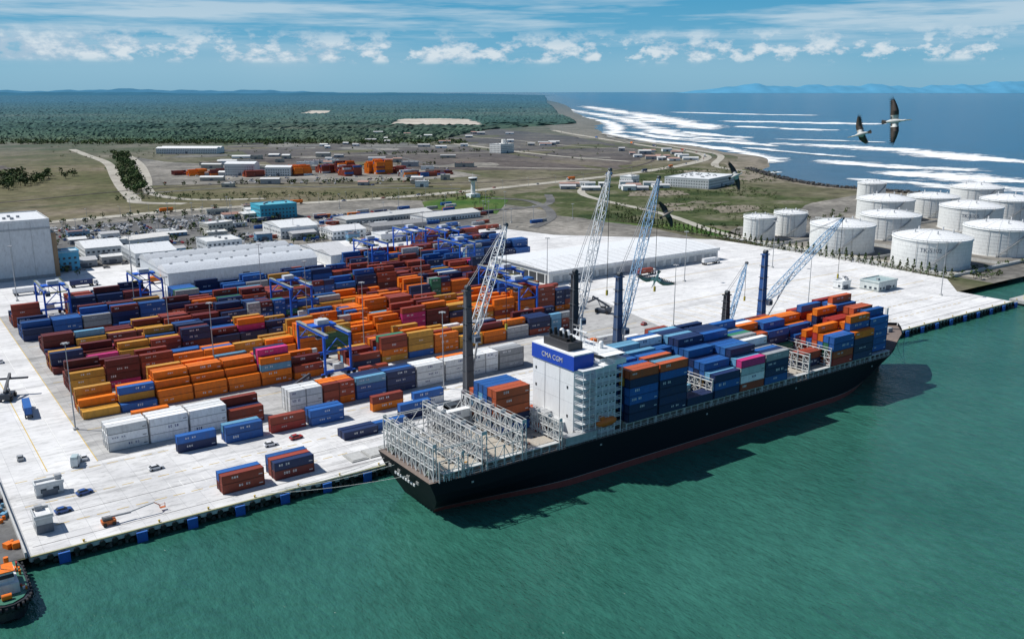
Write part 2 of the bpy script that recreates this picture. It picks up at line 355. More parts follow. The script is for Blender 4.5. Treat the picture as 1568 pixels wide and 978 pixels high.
zones=[
 (58,292,[WHITE]),(70,292,[WHITE]),(80,292,[WHITE]),(97,292,[NAVY,BRN,BLUE]),(107,292,[BLUE,NAVY]),(118,292,[WHITE]),(131,292,[BRN,BRN,ORANGE]),(146,292,[NAVY,BLUE,BRN]),(158,292,[BLUE,NAVY,BRN]),(175,292,[WHITE]),(190,292,[WHITE]),(212,292,[WHITE,WHITE,GREY]),
 (60,333,[YEL,ORANGE,YEL,BRN,NAVY]),(75,338,[YEL,BLUE,YEL,ORANGE]),(92,330,[ORANGE]),(110,332,[ORANGE]),(120,338,[ORANGE,YEL,ORANGE]),(140,333,[ORANGE,BRN,MAR]),(160,335,[BRN,MAR,ORANGE,YEL]),(185,335,[ORANGE,BRN,YEL]),(205,335,[ORANGE,YEL,MAR]),(230,335,[MAR,ORANGE,GREY]),(260,335,[MAR,NAVY,BRN]),
 (60,365,[MAR,MAR,BRN]),(80,365,[BRN,MAR,ORANGE]),(105,365,[ORANGE,YEL,BLUE,ORANGE]),(125,367,[ORANGE,YEL]),(150,366,[ORANGE,ORANGE,YEL]),(180,366,[ORANGE]),(200,366,[MAR,BRN]),(225,366,[ORANGE,YEL,ORANGE]),(250,366,[ORANGE]),(285,366,[ORANGE,NAVY,BRN]),
 (60,397,[MAR,BRN,MAR,YEL]),(85,397,[YEL,BRN,MAG]),(110,397,[NAVY,BLUE,MAR]),(140,397,[ORANGE,NAVY,YEL]),(165,397,[YEL,ORANGE,MAR,BLUE]),(195,397,[ORANGE,BLUE,ORANGE]),(220,397,[ORANGE,BRN]),(250,397,[MAR,NAVY,ORANGE]),(290,397,[NAVY,BLUE,MAR]),
 (60,428,[NAVY,MAR]),(85,428,[YEL,MAR,NAVY]),(115,428,[MAR,BRN]),(145,428,[NAVY,BLUE,MAR]),(175,428,[YEL,BLUE,MAR]),(205,428,[MAR,ORANGE,YEL]),(240,428,[NAVY,ORANGE,MAR]),(285,428,[MAR,NAVY]),
 (60,458,[NAVY,NAVY,BLUE]),(95,458,[NAVY,MAR,BLUE]),(130,458,[MAR,BRN,NAVY]),(170,458,[MAR,BRN]),(210,458,[NAVY,MAR,BLUE]),(250,458,[MAR,BRN,BLUE]),(290,458,[BLUE,NAVY,BRN]),
 (60,490,[NAVY,BRN]),(110,490,[MAR,NAVY]),(140,490,[NAVY,NAVY,BLUE]),(180,490,[NAVY,BLUE]),(215,490,[BRN,MAR,NAVY,BLUE]),(255,490,[MAR,BRN,NAVY]),(300,490,[NAVY,BLUE]),
 (260,525,[NAVY,BLUE,MAR]),(300,525,[BRN,NAVY]),(330,520,[NAVY,BLUE]),(350,560,[NAVY,BLUE,MAR]),(340,590,[BLUE,ORANGE,MAR]),(380,560,[NAVY,BRN])]
def pal(x,y):
    front=y<305; jx=2 if front else 6
    b=min(zones,key=lambda q:((q[0]-x+uni(-jx,jx))**2+((q[1]-y)*1.2+uni(-5,5))**2)); p=b[2]
    if rnd()<(.02 if front else .12): return random.choice([BLUE,NAVY,BRN,YEL,LBLUE,GREY,ORANGE,WHITE,GRN,MAG,GREY])
    return random.choice(p)
def block(x0,x1,y0,rows,hf,gapf=None,pitch=12.75):
    x=x0
    while x+12.2<=x1:
        if not (gapf and gapf(x)):
            mb=MB();two=rnd()<.15;hb=hf(x); cnt=0
            for r in range(rows):
                y=y0+r*2.66+uni(-.06,.06); hh=max(0,min(5,int(round(hb(r) if callable(hb) else hb+uni(-1.4,.9)))))
                z=.12;
                cc=pal(x+6,y)
                for k in range(hh):
                    if rnd()<.45: cc=pal(x+6,y)
                    if two: 
                        cont(mb,x,y,z,6.06,cc); cont(mb,x+6.14,y,z,6.06,pal(x+6,y))
                    else: cont(mb,x+uni(-.09,.09),y,z,12.19,cc)
                    z+=2.74; cnt+=1
            if cnt: mb.obj('shipping_container_stack')
        x+=pitch
random.seed(11)
block(51.5,112,290,3,lambda x: (lambda r:3) if x<84 else 2.3)
block(111.5,222,290,3,lambda x:(lambda r:3))
def hB(x):
    if x<76: return 2.2
    if x<124: return (lambda r:[2,3,4,4,3,4][r]) if x<112 else (lambda r:[4,5,5,4,4,3][r])
    if x<160: return 2.6
    if x<200: return 3.2
    return 2.6
block(51,127,326,6,hB); block(128,275,326,6,hB,lambda x:138<x<150)
block(53,300,357,6,lambda x:3.0 if x<90 else (2.4 if x<140 else 4.0+.5*math.sin(x*.1)))
block(52,300,388,6,lambda x:2.8+.8*math.sin(x*.07),lambda x:230<x<240)
block(54,305,419,6,lambda x:2.9+.8*math.sin(x*.05+1))
block(50,305,450,6,lambda x:3.3+.6*math.sin(x*.09))
block(50,312,481,6,lambda x:3.3+.5*math.sin(x*.06+2),lambda x:62<x<74 or 106<x<118)
block(242,318,512,6,lambda x:3.3)
for yb in (500,531,562): block(322,384,yb,6,lambda x:3.6)
def single(x,y,cols,L=12.19,z0=.12):
    mb=MB(); z=z0
    for c in cols: cont(mb,x,y,z,L,c,logo=True); z+=2.74
    return mb.obj('shipping_container')
single(70.5,238.5,[BRN,BRN]); single(70.5,241.3,[MAR,BLUE])
single(86,239,[MAR,NAVY]); single(86,241.8,[BRN,BRN]); single(86.2,244.5,[NAVY,BLUE])
single(69,276.5,[NAVY,BLUE]); single(84,275.5,[BLUE,BLUE]); single(84,278.3,[BLUE,LBLUE]); single(99,275.8,[DRED,BRN]); single(112.5,274.5,[BLUE,BLUE]); single(112.5,277.3,[NAVY,BLUE])
single(116,256,[NAVY]); single(116,258.8,[NAVY]); single(128,258,[BLUE]); single(140,262,[NAVY,BLUE]); single(150,270,[WHITE,BLUE]); single(136,275,[ORANGE,BRN])
for i in range(5): single(226+i*13.5,288+uni(-3,3),[random.choice([BRN,ORANGE,WHITE]) for _ in range(random.choice((1,2)))])
g=MB()
for i in range(3): g.bx(110+i*6.2,238,.12,115.8+i*6.2,245,.45,(.4,.4,.38)); g.bx(110.6+i*6.2,238.6,.45,115.2+i*6.2,244.4,.6,(.48,.48,.46))
g.obj('steel_hatch_pads')

# ---------------------------------------------------------------- rubber tyred gantries
def rtg(x,y0,span=26,h=16.5,w=11):
    m=MB();c=CRB;y1=y0+span
    for yy in (y0,y1):
        for xx in (x,x+w):
            m.box(xx,yy,1.6,.8,.7,h-1.6,c)
            for d in (-1.2,1.2): m.cyl((xx+d,yy-.4,.85),(xx+d,yy+.4,.85),.78,.78,BLACK,12)
            m.box(xx,yy,1.0,3.6,.7,.8,c)
        m.box(x+w/2,yy,1.9,w,.8,1.0,c); m.box(x+w/2,yy,h*.62,w,.5,.6,c)
        m.beam((x,yy,h*.62),(x+w/2,yy,h-1),.35,c); m.beam((x+w,yy,h*.62),(x+w/2,yy,h-1),.35,c)
        m.box(x+w/2,yy,2.9,4.2,1.6,2.2,(.55,.57,.58))
    for xx in (x+.6,x+w-.6):
        m.bx(xx-.5,y0-1.5,h-.2,xx+.5,y1+1.5,h+1.1,c)
        for i in range(int(span)): m.box(xx+(.8 if xx>x+w/2 else -.8),y0+i,h+1.1,.08,.08,1.0,(.6,.6,.1))
        m.bx(xx-.85,y0-1.5,h+1.1,xx+.85,y1+1.5,h+1.16,(.3,.33,.36))
    ty=y0+span*uni(.3,.7)
    m.bx(x+.2,ty-2.5,h+1.2,x+w-.2,ty+2.5,h+1.9,c); m.box(x+w/2,ty,h+1.9,5,3.4,1.9,(.6,.62,.63)); 
    m.box(x+2.4,ty-3.4,h-3.2,2.0,1.8,2.4,(.5,.55,.6)); m.box(x+2.4,ty-3.4,h-3.0,2.06,1.86,1.4,(.03,.05,.07))
    for a in (-2,2):
        for b in (-.8,.8): m.beam((x+w/2+a,ty+b,h+1),(x+w/2+a,ty+b,14.4),.1,BLACK)
    m.box(x+w/2,ty,14,12,.5,.5,(.6,.5,.08))
    m.obj('gantry_crane')
for a in [(139,321.5),(163,414.5),(64,476.5),(108,476.5),(255,508),(301,540),(256,352.5),(270,383.5),(300,476.5),(320,527)]: rtg(*a)

# ---------------------------------------------------------------- mobile harbour cranes
def lattice(m,p,q,w,col,th=.22,n=14):
    p=Vector(p);q=Vector(q);d=q-p;L=d.length;d.normalize(); a=d.cross(Vector((0,0,1))).normalized();b=a.cross(d).normalized()
    def pt(t,i,j):
        k=min(1,t/.16+.25)*min(1,(1-t)/.3+.22); return p+d*(L*t)+a*(i*w/2*k)+b*(j*w/2*k)
    cr=((-1,-1),(1,-1),(1,1),(-1,1))
    for s in range(n):
        t0=s/n;t1=(s+1)/n
        for c in range(4):
            i,j=cr[c];k,l=cr[(c+1)%4]
            m.beam(pt(t0,i,j),pt(t1,i,j),th,col); m.beam(pt(t1,i,j),pt(t1,k,l),th*.55,col)
            if s%2: m.beam(pt(t0,i,j),pt(t1,k,l),th*.6,col)
            else: m.beam(pt(t0,k,l),pt(t1,i,j),th*.6,col)
def harbour_crane(x,y,top,pivot,tip,tc,bc,bw=2.6):
    m=MB(); DG=(.06,.07,.08)
    m.box(x,y,1.5,16,7,1.6,(.05,.09,.25))
    for dx in (-6.5,-4.5,-2.5,2.5,4.5,6.5):
        for dy in (-3.2,3.2): m.cyl((x+dx,y+dy-.4,.95),(x+dx,y+dy+.4,.95),.8,.8,BLACK,10)
    for dx in (-7,7):
        m.box(x+dx,y,1.3,1.0,13,.8,(.05,.09,.25))
        for dy in (-6.2,6.2): m.box(x+dx,y+dy,.1,2.4,1.6,.5,BLACK); m.box(x+dx,y+dy,.5,.5,.5,1.4,GREY)
    m.cyl((x,y,3.1),(x,y,4.6),2.6,2.4,DG,14)
    m.box(x-2,y,4.6,13,5,3.2,tc); m.box(x-7,y,5,3,5.2,4,DG); m.box(x-4,y+1.5,7.8,4,1.6,1.5,(.5,.5,.5))
    v=[]
    for z,r in ((7.8,1.5),(top,.95)): v.append([(x-r,y-r,z),(x+r,y-r,z),(x+r,y+r,z),(x-r,y+r,z)])
    m.loft(v,tc,0,False)
    for i in range(1,7):
        z=8+(top-8)*i/7; m.box(x,y,z,3.1,3.1,.12,DG)
    for i in range(10): m.beam((x-1.8,y-1.4,8+(top-8)*i/10),(x-1.8,y-1.4,8+(top-8)*(i+1)/10),.1,GREY)
    m.box(x,y,top-.3,3.4,2.4,.4,tc); m.cyl((x+.2,y-.8,top+.9),(x+.2,y+.8,top+.9),.9,.9,DG,12); m.box(x,y,top+.1,.5,2.0,1.2,tc)
    m.box(x+1.8,y-2.3,pivot-1,2.2,2.0,2.4,(.5,.52,.55)); m.box(x+1.9,y-2.35,pivot-.6,2.2,2.0,1.4,(.03,.05,.08))
    P=Vector((x+1.8,y,pivot)); T=Vector(tip); lattice(m,P,T,bw,bc,.25,15)
    for o in (-.5,.5): m.beam((x,y+o,top+1.2),T+Vector((0,o,.5)),.13,(.25,.26,.28))
    M=P.lerp(T,.35); m.cyl((x+1.4,y,pivot*.55),tuple(M),.45,.3,(.5,.5,.5),8)
    m.beam(T,(T.x,T.y,13+(T.z-13)*.35),.14,BLACK); hz=13+(T.z-13)*.35; m.box(T.x,T.y,hz-2,.8,.5,2.0,(.5,.4,.05))
    m.cyl((T.x,T.y-.5,T.z+.2),(T.x,T.y+.5,T.z+.2),.7,.7,DG,10)
    m.obj('mobile_harbour_crane')
LW=(.7,.72,.73);LB=(.25,.42,.6)
harbour_crane(157.5,246,46.5,30,(176,250,66),(.07,.075,.085),LW)
harbour_crane(204,247,46.5,29,(224,252,82),(.03,.033,.04),LW)
harbour_crane(225.5,247,43,22,(248,251,78),(.05,.09,.18),LB)
harbour_crane(287,248,28,14,(315,262,36),(.03,.033,.04),LB,1.8)
harbour_crane(308.5,247,43,22,(367,251,53),(.03,.10,.30),LB)

# ---------------------------------------------------------------- container ship
ship=empty('container_ship',(113,208.5,WATER))
def sobj(mb,name,mats=None):
    o=mb.obj(name,mats); o.parent=ship; o.matrix_parent_inverse=Matrix.Translation(ship.location).inverted(); return o
CY=208.5;HBM=16.3
def sstep(a,b,x): t=max(0,min(1,(x-a)/(b-a))); return t*t*(3-2*t)
def deckz(x): return 9+4.6*sstep(321,330,x)
NT=70;SL=[0,.12,.18,.25,.335,.345,.45,.6,.75,.88,1.0]
hull=MB(); grid=[]
for i in range(NT+1):
    t=.5-.5*math.cos(math.pi*i/NT); row=[]
    for s in SL:
        xs=111.5+(1-s)*6; xe=350-(1-s)**1.1*13; x=xs+t*(xe-xs); dz=deckz(111.5+t*238.5); z=-6+s*(dz+6)
        hd=HBM*(.90+.10*sstep(0,.06,t))*(1-max(0,(t-.84)/.16)**2.3) 
        hw_=HBM*(.42+.58*sstep(0,.2,t))*(1-sstep(.74,1.0,t)**1.15)
        if t>=.9999: hd=.25;hw_=.15
        k=s**1.2 if t>.6 else sstep(0,.75,s)
        row.append((x,max(.1,hw_+(hd-hw_)*k),z))
    grid.append(row)
RED=(.23,.06,.05);HB=(.006,.008,.013)
for sd in (-1,1):
    vs=[(x,CY+sd*hb,z) for row in grid for x,hb,z in row]; n=len(SL)
    for i in range(NT):
        for j in range(n-1):
            f=(i*n+j,(i+1)*n+j,(i+1)*n+j+1,i*n+j+1)
            if sd>0: f=f[::-1]
            b=len(hull.v); hull.v.extend([vs[q_] for q_ in f]); hull.f.append((b,b+1,b+2,b+3)); hull.c.append(RED if j<4 else ((.35,.33,.3) if j==4 else HB)); hull.m.append(0); hull.sm.append(False)
row=grid[0]; tv=[(x,CY-hb,z) for x,hb,z in row]+[(x,CY+hb,z) for x,hb,z in row[::-1]]; hull.add(tv,[tuple(range(len(tv)))[::-1]],HB)
for i in range(NT):
    a=grid[i][-1];b=grid[i+1][-1]
    hull.add([(a[0],CY-a[1],a[2]-.02),(b[0],CY-b[1],b[2]-.02),(b[0],CY+b[1],b[2]-.02),(a[0],CY+a[1],a[2]-.02)],[(0,1,2,3)],(.2,.16,.14))
    for sd in (-1,1):
        if b[0]>323:
            p0=(a[0],CY+sd*a[1],a[2]);p1=(b[0],CY+sd*b[1],b[2]); hull.add([p0,p1,(p1[0]+.25,p1[1],p1[2]+1.2),(p0[0]+.25,p0[1],p0[2]+1.2)],[(0,1,2,3)],HB)
        else:
            for zz in (.55,1.1): hull.beam((a[0],CY+sd*(a[1]-.2),a[2]+zz),(b[0],CY+sd*(b[1]-.2),b[2]+zz),.09,(.55,.56,.56))
for i in range(5): x=124+i*46; hull.box(x,192.1,6.9,.7,.15,.5,(.4,.4,.38))
for yy in range(4): hull.box(111.3,200+yy*5.2,6.7,.3,1.4,.8,(.25,.25,.24))
for i in range(8): hull.box(111.9,203+i*1.5,5.0,.25,.9,.7,(.65,.65,.65))
HULL=paint_mat('hull_paint',.6,.35,0,(.05,.04,.035),.2); sobj(hull,'hull',[HULL])
rails=MB()
for i in range(140):
    x=116+i*1.5
    for sd in (-1,1): rails.box(x,CY+sd*15.9,9,.08,.08,1.1,(.55,.56,.56))
sobj(rails,'deck_railing')
d=MB(); LG=(.42,.38,.32)
bays=[115.5,129.3,142.1]+[181,193.7,206.4,219.1,231.8,244.5,257.2,269.9,282.6,295.3,308]
for x in bays:
    y0,y1=(194.5,222.5) if x<300 else (196.5,220.5)
    d.bx(x-.2,y0,9,x+12.3,y1,10.6,(.28,.25,.22))
    for k in range(3):
        ya=y0+(y1-y0)*k/3+.15; yb=y0+(y1-y0)*(k+1)/3-.15; d.bx(x,ya,10.6,x+12.1,yb,11.2,LG)
        for j in range(4): d.bx(x+.6+j*3,ya+.3,11.2,x+.9+j*3,yb-.3,11.32,(.46,.43,.38))
        for j in range(5): d.box(x+uni(1,11),uni(ya+.5,yb-.5),11.2,uni(.3,1.2),uni(.2,.8),uni(.1,.4),random.choice([BRN,GREY,YEL,BLACK]))
    for j in range(5): d.bx(x+j*3,193.1,9,x+j*3+.35,193.5,11.1,STEEL)
    d.bx(x-.2,192.7,11.0,x+12.3,194.3,11.25,STEEL)
d.bx(324,203,13.6,334,214,15,(.3,.3,.3)); d.box(341,CY,13.6,1,1,9,WHITE); d.box(338,205,13.6,3,2,1.6,GREY); d.box(338,212,13.6,3,2,1.6,GREY)
for yy in (198,219): d.cyl((114,yy-1,9.8),(114,yy+1,9.8),.8,.8,(.2,.25,.2),10)
sobj(d,'hatch_covers')
def lash(m,x,z1,y0=192.6,y1=224.4,z0=9,dense=True,w=.9):
    n=12; st=(y1-y0)/n; c=(.58,.59,.58)
    for i in range(n+1):
        y=y0+i*st
        for xx in (x-w/2,x+w/2): m.box(xx,y,z0,.26,.26,z1-z0,c)
        m.box(x,y,z1,w+.2,.2,1.1,c) if i%2==0 else None
    lv=[z0+(z1-z0)*k/ max(1,round((z1-z0)/3.2)) for k in range(1,round((z1-z0)/3.2)+1)] 
    for z in lv:
        for xx in (x-w/2,x+w/2): m.beam((xx,y0,z),(xx,y1,z),.24,c); m.beam((xx,y0,z+1.05),(xx,y1,z+1.05),.09,c)
        m.bx(x-w/4,y0,z-.05,x+w/4,y1,z,(.3,.3,.3))
    pz=z0
    for z in lv:
        for i in range(n):
            if (i%3)!=1 or dense:
                ya=y0+i*st;yb=ya+st
                if i%2: ya,yb=yb,ya
                m.beam((x-w/2,ya,pz),(x-w/2,yb,z),.17,c); m.beam((x+w/2,yb,pz),(x+w/2,ya,z),.15,c)
        pz=z
f=MB()
lash(f,113.6,18.5,194.5,222.5); lash(f,128.2,19.5,w=1.5); lash(f,141.7,20,w=1.3); lash(f,154.8,17.5); lash(f,121.2,15.5,w=.6)
for x0,x1,z in ((113.6,128.2,18.3),):
    for yy in (194,203,213,223): f.beam((x0,yy,z),(x1,yy,z),.22,STEEL)
for x0 in (114,129.0):
    for yy in (192.9,224.1):
        for i in range(4): f.beam((x0+i*3,yy,9.5 if i%2 else 15),(x0+i*3+3,yy,15 if i%2 else 9.5),.18,STEEL); f.box(x0+i*3,yy,9,.26,.26,6.2,STEEL); f.beam((x0+i*3,yy,15 if i%2 else 18.5),(x0+i*3+3,yy,18.5 if i%2 else 15),.16,STEEL)
        for zq in (12,15,18.4): f.beam((x0,yy,zq),(x0+12.5,yy,zq),.2,STEEL)
for x in bays[3:]: lash(f,x+12.5,17.2 if x<300 else 16.2,193 if x<300 else 196,224 if x<300 else 221,dense=False,w=.4)
sobj(f,'lashing_bridges')
random.seed(5)
def sbay(x,base,rows,pals,y0=192.35):
    mb=MB()
    for r,hh in enumerate(rows):
        z=base
        for k in range(hh):
            c=random.choice(pals[0] if k>=hh-1 else pals[1]); 
            if rnd()<.07: c=random.choice([WHITE,GREY,LBLUE,MAR,GRN,YEL])
            if isinstance(pals[-1],dict) and (r,k) in pals[-1]: c=pals[-1][(r,k)]
            cont(mb,x+uni(-.08,.08),y0+r*2.47,z,12.19,c,2.72,2.4); z+=2.76
    sobj(mb,'deck_containers')
Bp=[BLUE,BLUE,NAVY,NAVY,LBLUE,(.03,.14,.38)];Np=[NAVY,NAVY,NAVY,BLUE]
OR=(.5,.1,.03)
sbay(142.3,11.4,[0,0,0,0,0,0,5,5,5,5,5,4,0],([OR,OR,BLUE],[NAVY,OR,BLUE,LBLUE]))
sbay(129.6,11.4,[0]*9+[0,0,2,0],([WHITE],[WHITE]))
sbay(156.5,9.4,[1,0,0,0,0,0,2,2,0,1,1,1,0],([OR,GREY],[BRN]))
sbay(181.2,11.4,[6,6,6,5,6,6,5,6,6,6,5,5,4],([BLUE,NAVY,OR],Np))
sbay(194,11.4,[6,6,5,6,6,5,6,5,5,6,6,5,5],([BLUE,LBLUE,OR],Np))
sbay(206.7,11.4,[1,1,0,0,1,0,2,3,5,5,6,6,5],(Bp,Bp))
sbay(219.4,11.4,[3,3,4,4,4,5,5,6,6,6,6,6,6],(Bp,[BLUE,BLUE,NAVY]))
sbay(232,11.4,[4,4,5,5,5,5,5,6,6,6,6,5,6],(Bp,[BLUE,NAVY,BLUE],{(0,0):BRN,(0,1):WHITE,(0,2):(.55,.66,.66),(0,3):MAG,(1,3):LBLUE,(1,4):WHITE}))
sbay(244.7,11.4,[4,4,4,4,5,4,5,5,5,5,6,5,5],([BLUE,GREY,NAVY],[NAVY,BRN,BLUE]))
sbay(257.4,11.4,[0,0,0,0,0,2,0,2,4,4,5,5,5],([ORANGE,OR,BLUE],[BLUE,NAVY,OR]))
sbay(270.1,11.4,[0,0,2,2,0,0,1,2,4,5,5,5,5],([BRN,ORANGE,BLUE],[BLUE,NAVY,OR]))
sbay(282.8,11.4,[4,4,4,5,3,4,2,3,4,4,5,5,4],([BLUE,ORANGE],[NAVY,DRED,OR,BLUE]))
sbay(295.5,11.4,[4,6,5,4,5,5,3,6,5,4,6,5,5],([DRED,ORANGE,BLUE],[NAVY,DRED,BLUE,OR]))
sbay(308.2,11.4,[5,6,5,6,6,4,6,7,6,5,6],([DRED,BLUE,OR],[NAVY,BRN,BLUE,DRED]),194.8)
# accommodation block
a=MB(); WH=(.84,.85,.85)
ya,yb=197,217
a.bx(163,ya,9,170,yb,31,WH); a.bx(162.7,ya-.3,30.2,170.3,yb+.3,34.6,(.012,.07,.46)); a.bx(162.75,ya-.25,34.6,170.25,yb+.25,35.0,WH)
a.bx(164,201,35,169.5,213,37.4,(.05,.05,.055)); a.bx(165,203,37.4,168.5,211,38.2,BLACK)
for i,(yy,hh) in enumerate(((202.5,3),(205,4),(207.5,3.4),(210,4.2),(212.5,3))): a.cyl((166.5,yy,37.4),(166.2,yy,37.4+hh*.7),.6,.5,BLACK,10)
for yy,zq in ((215,26.5),(215,21),(199.5,24),(199.5,15),(214.5,13)): a.bx(162.94,yy,zq,163,yy+.7,zq+.9,DK)
for zq in (14.5,20,25.5): a.bx(162.97,ya+.3,zq,163,yb-.3,zq+.07,(.55,.56,.56))
a.bx(162.93,206,9.2,163,207.4,11.4,DK); 
for yy in (203.5,210.8): a.bx(162.9,yy,11,162.98,yy+.15,30,(.55,.55,.55))
a.bx(161.2,201,9,163,213,13,WH); a.bx(161.0,200.8,13,163,213.2,13.2,(.5,.5,.5)); a.bx(161.14,204,9.3,161.2,210,12,DK)
a.bx(170,195.5,9,178.5,221.5,31,WH)
for k in range(8):
    z=9+2.75*k
    a.bx(163.2,193.0,z+2.6,178.7,197 if k<7 else 195.5,z+2.75,(.66,.68,.69))
    for i in range(7): a.box(163.5+i*2.5,193.1,z,.14,.14,2.6,WH)
    for zz in (.55,1.05): a.beam((163.2,193.05,z+zz),(178.7,193.05,z+zz),.08,WH); a.beam((163.2,193.05,z+zz),(163.2,197,z+zz),.08,WH)
    if k<7:
        for i in range(5): a.bx(171+i*1.55,195.44,z+1.1,171.8+i*1.55,195.5,z+1.9,DK)
        x0,x1=(164,169) if k%2 else (169,164); a.beam((x0,194.2,z),(x1,194.2,z+2.7),.9,(.5,.52,.53),.2)
    for i in range(12): a.bx(178.5,197+i*2.05,z+1.1,178.56,198+i*2.05,z+1.9,DK)
a.bx(170.6,192.3,31.2,179.4,224.7,31.6,WH)
for z,c,e,hh in ((31.6,WH,0,.9),(32.5,DK,.05,1.2),(33.7,WH,.0,.5)): a.bx(172+e,196+e,z,179-e,221-e,z+hh,c)
for yy in (192.5,224.5):
    for zz in (.6,1.1): a.beam((170.8,yy,31.6+zz),(179.2,yy,31.6+zz),.1,WH)
for y0_,y1_ in ((192.3,196),(221,224.7)): a.bx(175,y0_,31.6,179.4,y1_,32.7,WH)
a.bx(171.8,195.8,34.2,179.2,221.2,34.45,(.7,.71,.7)); a.bx(171,192.4,34.2,179,195.8,34.35,WH)
a.cyl((175,208.5,34.4),(175,208.5,42),.45,.25,WH,8); a.bx(174.6,205.5,38,175.2,211.5,38.25,WH); a.bx(173,207,40,173.4,210,40.3,(.2,.2,.2)); a.bx(175,204.5,36.4,175.4,208,36.7,GREY)
a.beam((174,205,34.4),(175,208.3,39),.15,WH);a.beam((174,212,34.4),(175,208.7,39),.15,WH)
for yy in (200,216,219): a.cyl((176,yy,34.4),(176,yy,35.6),.7,.7,WH,10); a.body([(175.3,yy,36,.1,.1),(175.5,yy,36,.6,.6),(176,yy,36,.8,.8),(176.5,yy,36,.6,.6),(176.7,yy,36,.1,.1)],WH)
for i in range(6): a.box(173+i*.9,198+i*3.1,34.4,.1,.1,2.5+rnd()*2,WH)
sobj(a,'accommodation_block',[CLEAN])
fc=bpy.data.curves.new('funnel_lettering','FONT'); fc.body='CMA CGM'; fc.size=2.2; fc.extrude=.03; fc.align_x='CENTER'
fo=bpy.data.objects.new('funnel_lettering',fc); coll.objects.link(fo); fo.rotation_euler=(math.pi/2,0,-math.pi/2); fo.location=(162.6,207,31.6)
wm,wnt,wbs=newmat('white_lettering'); wbs.inputs['Base Color'].default_value=(.6,.6,.6,1); fc.materials.append(wm)
fo.parent=ship; fo.matrix_parent_inverse=Matrix.Translation(ship.location).inverted()
lb=MB(); lb.body([(169,193.4,13.4,.1,.2),(169.6,193.4,13.4,.9,1),(172,193.4,13.5,1.3,1.5),(175,193.4,13.5,1.2,1.4),(176.5,193.4,13.5,.7,.9),(177,193.4,13.6,.1,.2)],(.7,.16,.02),10)
lb.box(171,193.4,14.6,1.6,1.2,.9,(.7,.16,.02))
for x in (170,176): lb.beam((x,194.8,11),(x,193.6,16.6),.3,WHITE); lb.beam((x,193.6,16.6),(x,192.9,16.2),.25,WHITE)
sobj(lb,'lifeboat')
cr=MB()
for (x0,z) in ((158,9),(160.5,9)): cr.box(x0,198,z,1.5,3,2,GREY)
cr.box(159,219,9,2.2,2.2,10,WHITE); cr.beam((159,219,18.5),(150,221,21),.5,(.6,.5,.1))
for i in range(5): cr.box(157+uni(0,3),uni(195,217),9,uni(.8,2),uni(.8,2),uni(.8,1.8),random.choice([GREY,WHITE,YEL,BRN]))
sobj(cr,'deck_fittings')
mr=MB()
def rope(p,q_,sag=1.5):
    p=Vector(p);q_=Vector(q_);pv=p
    for i in range(1,11):
        t=i/10; c_=p.lerp(q_,t); c_.z-=sag*4*t*(1-t); mr.beam(pv,c_,.11,(.6,.6,.55)); pv=c_
for yy,tx in ((220,86),(217,84),(214,82),(205,79)): rope((111.8,yy,7.5),(tx,232,.6),.8)
for tx in (375,385,392): rope((344,213,13.2),(tx,232,.6),1.2)
mr.obj('mooring_ropes')

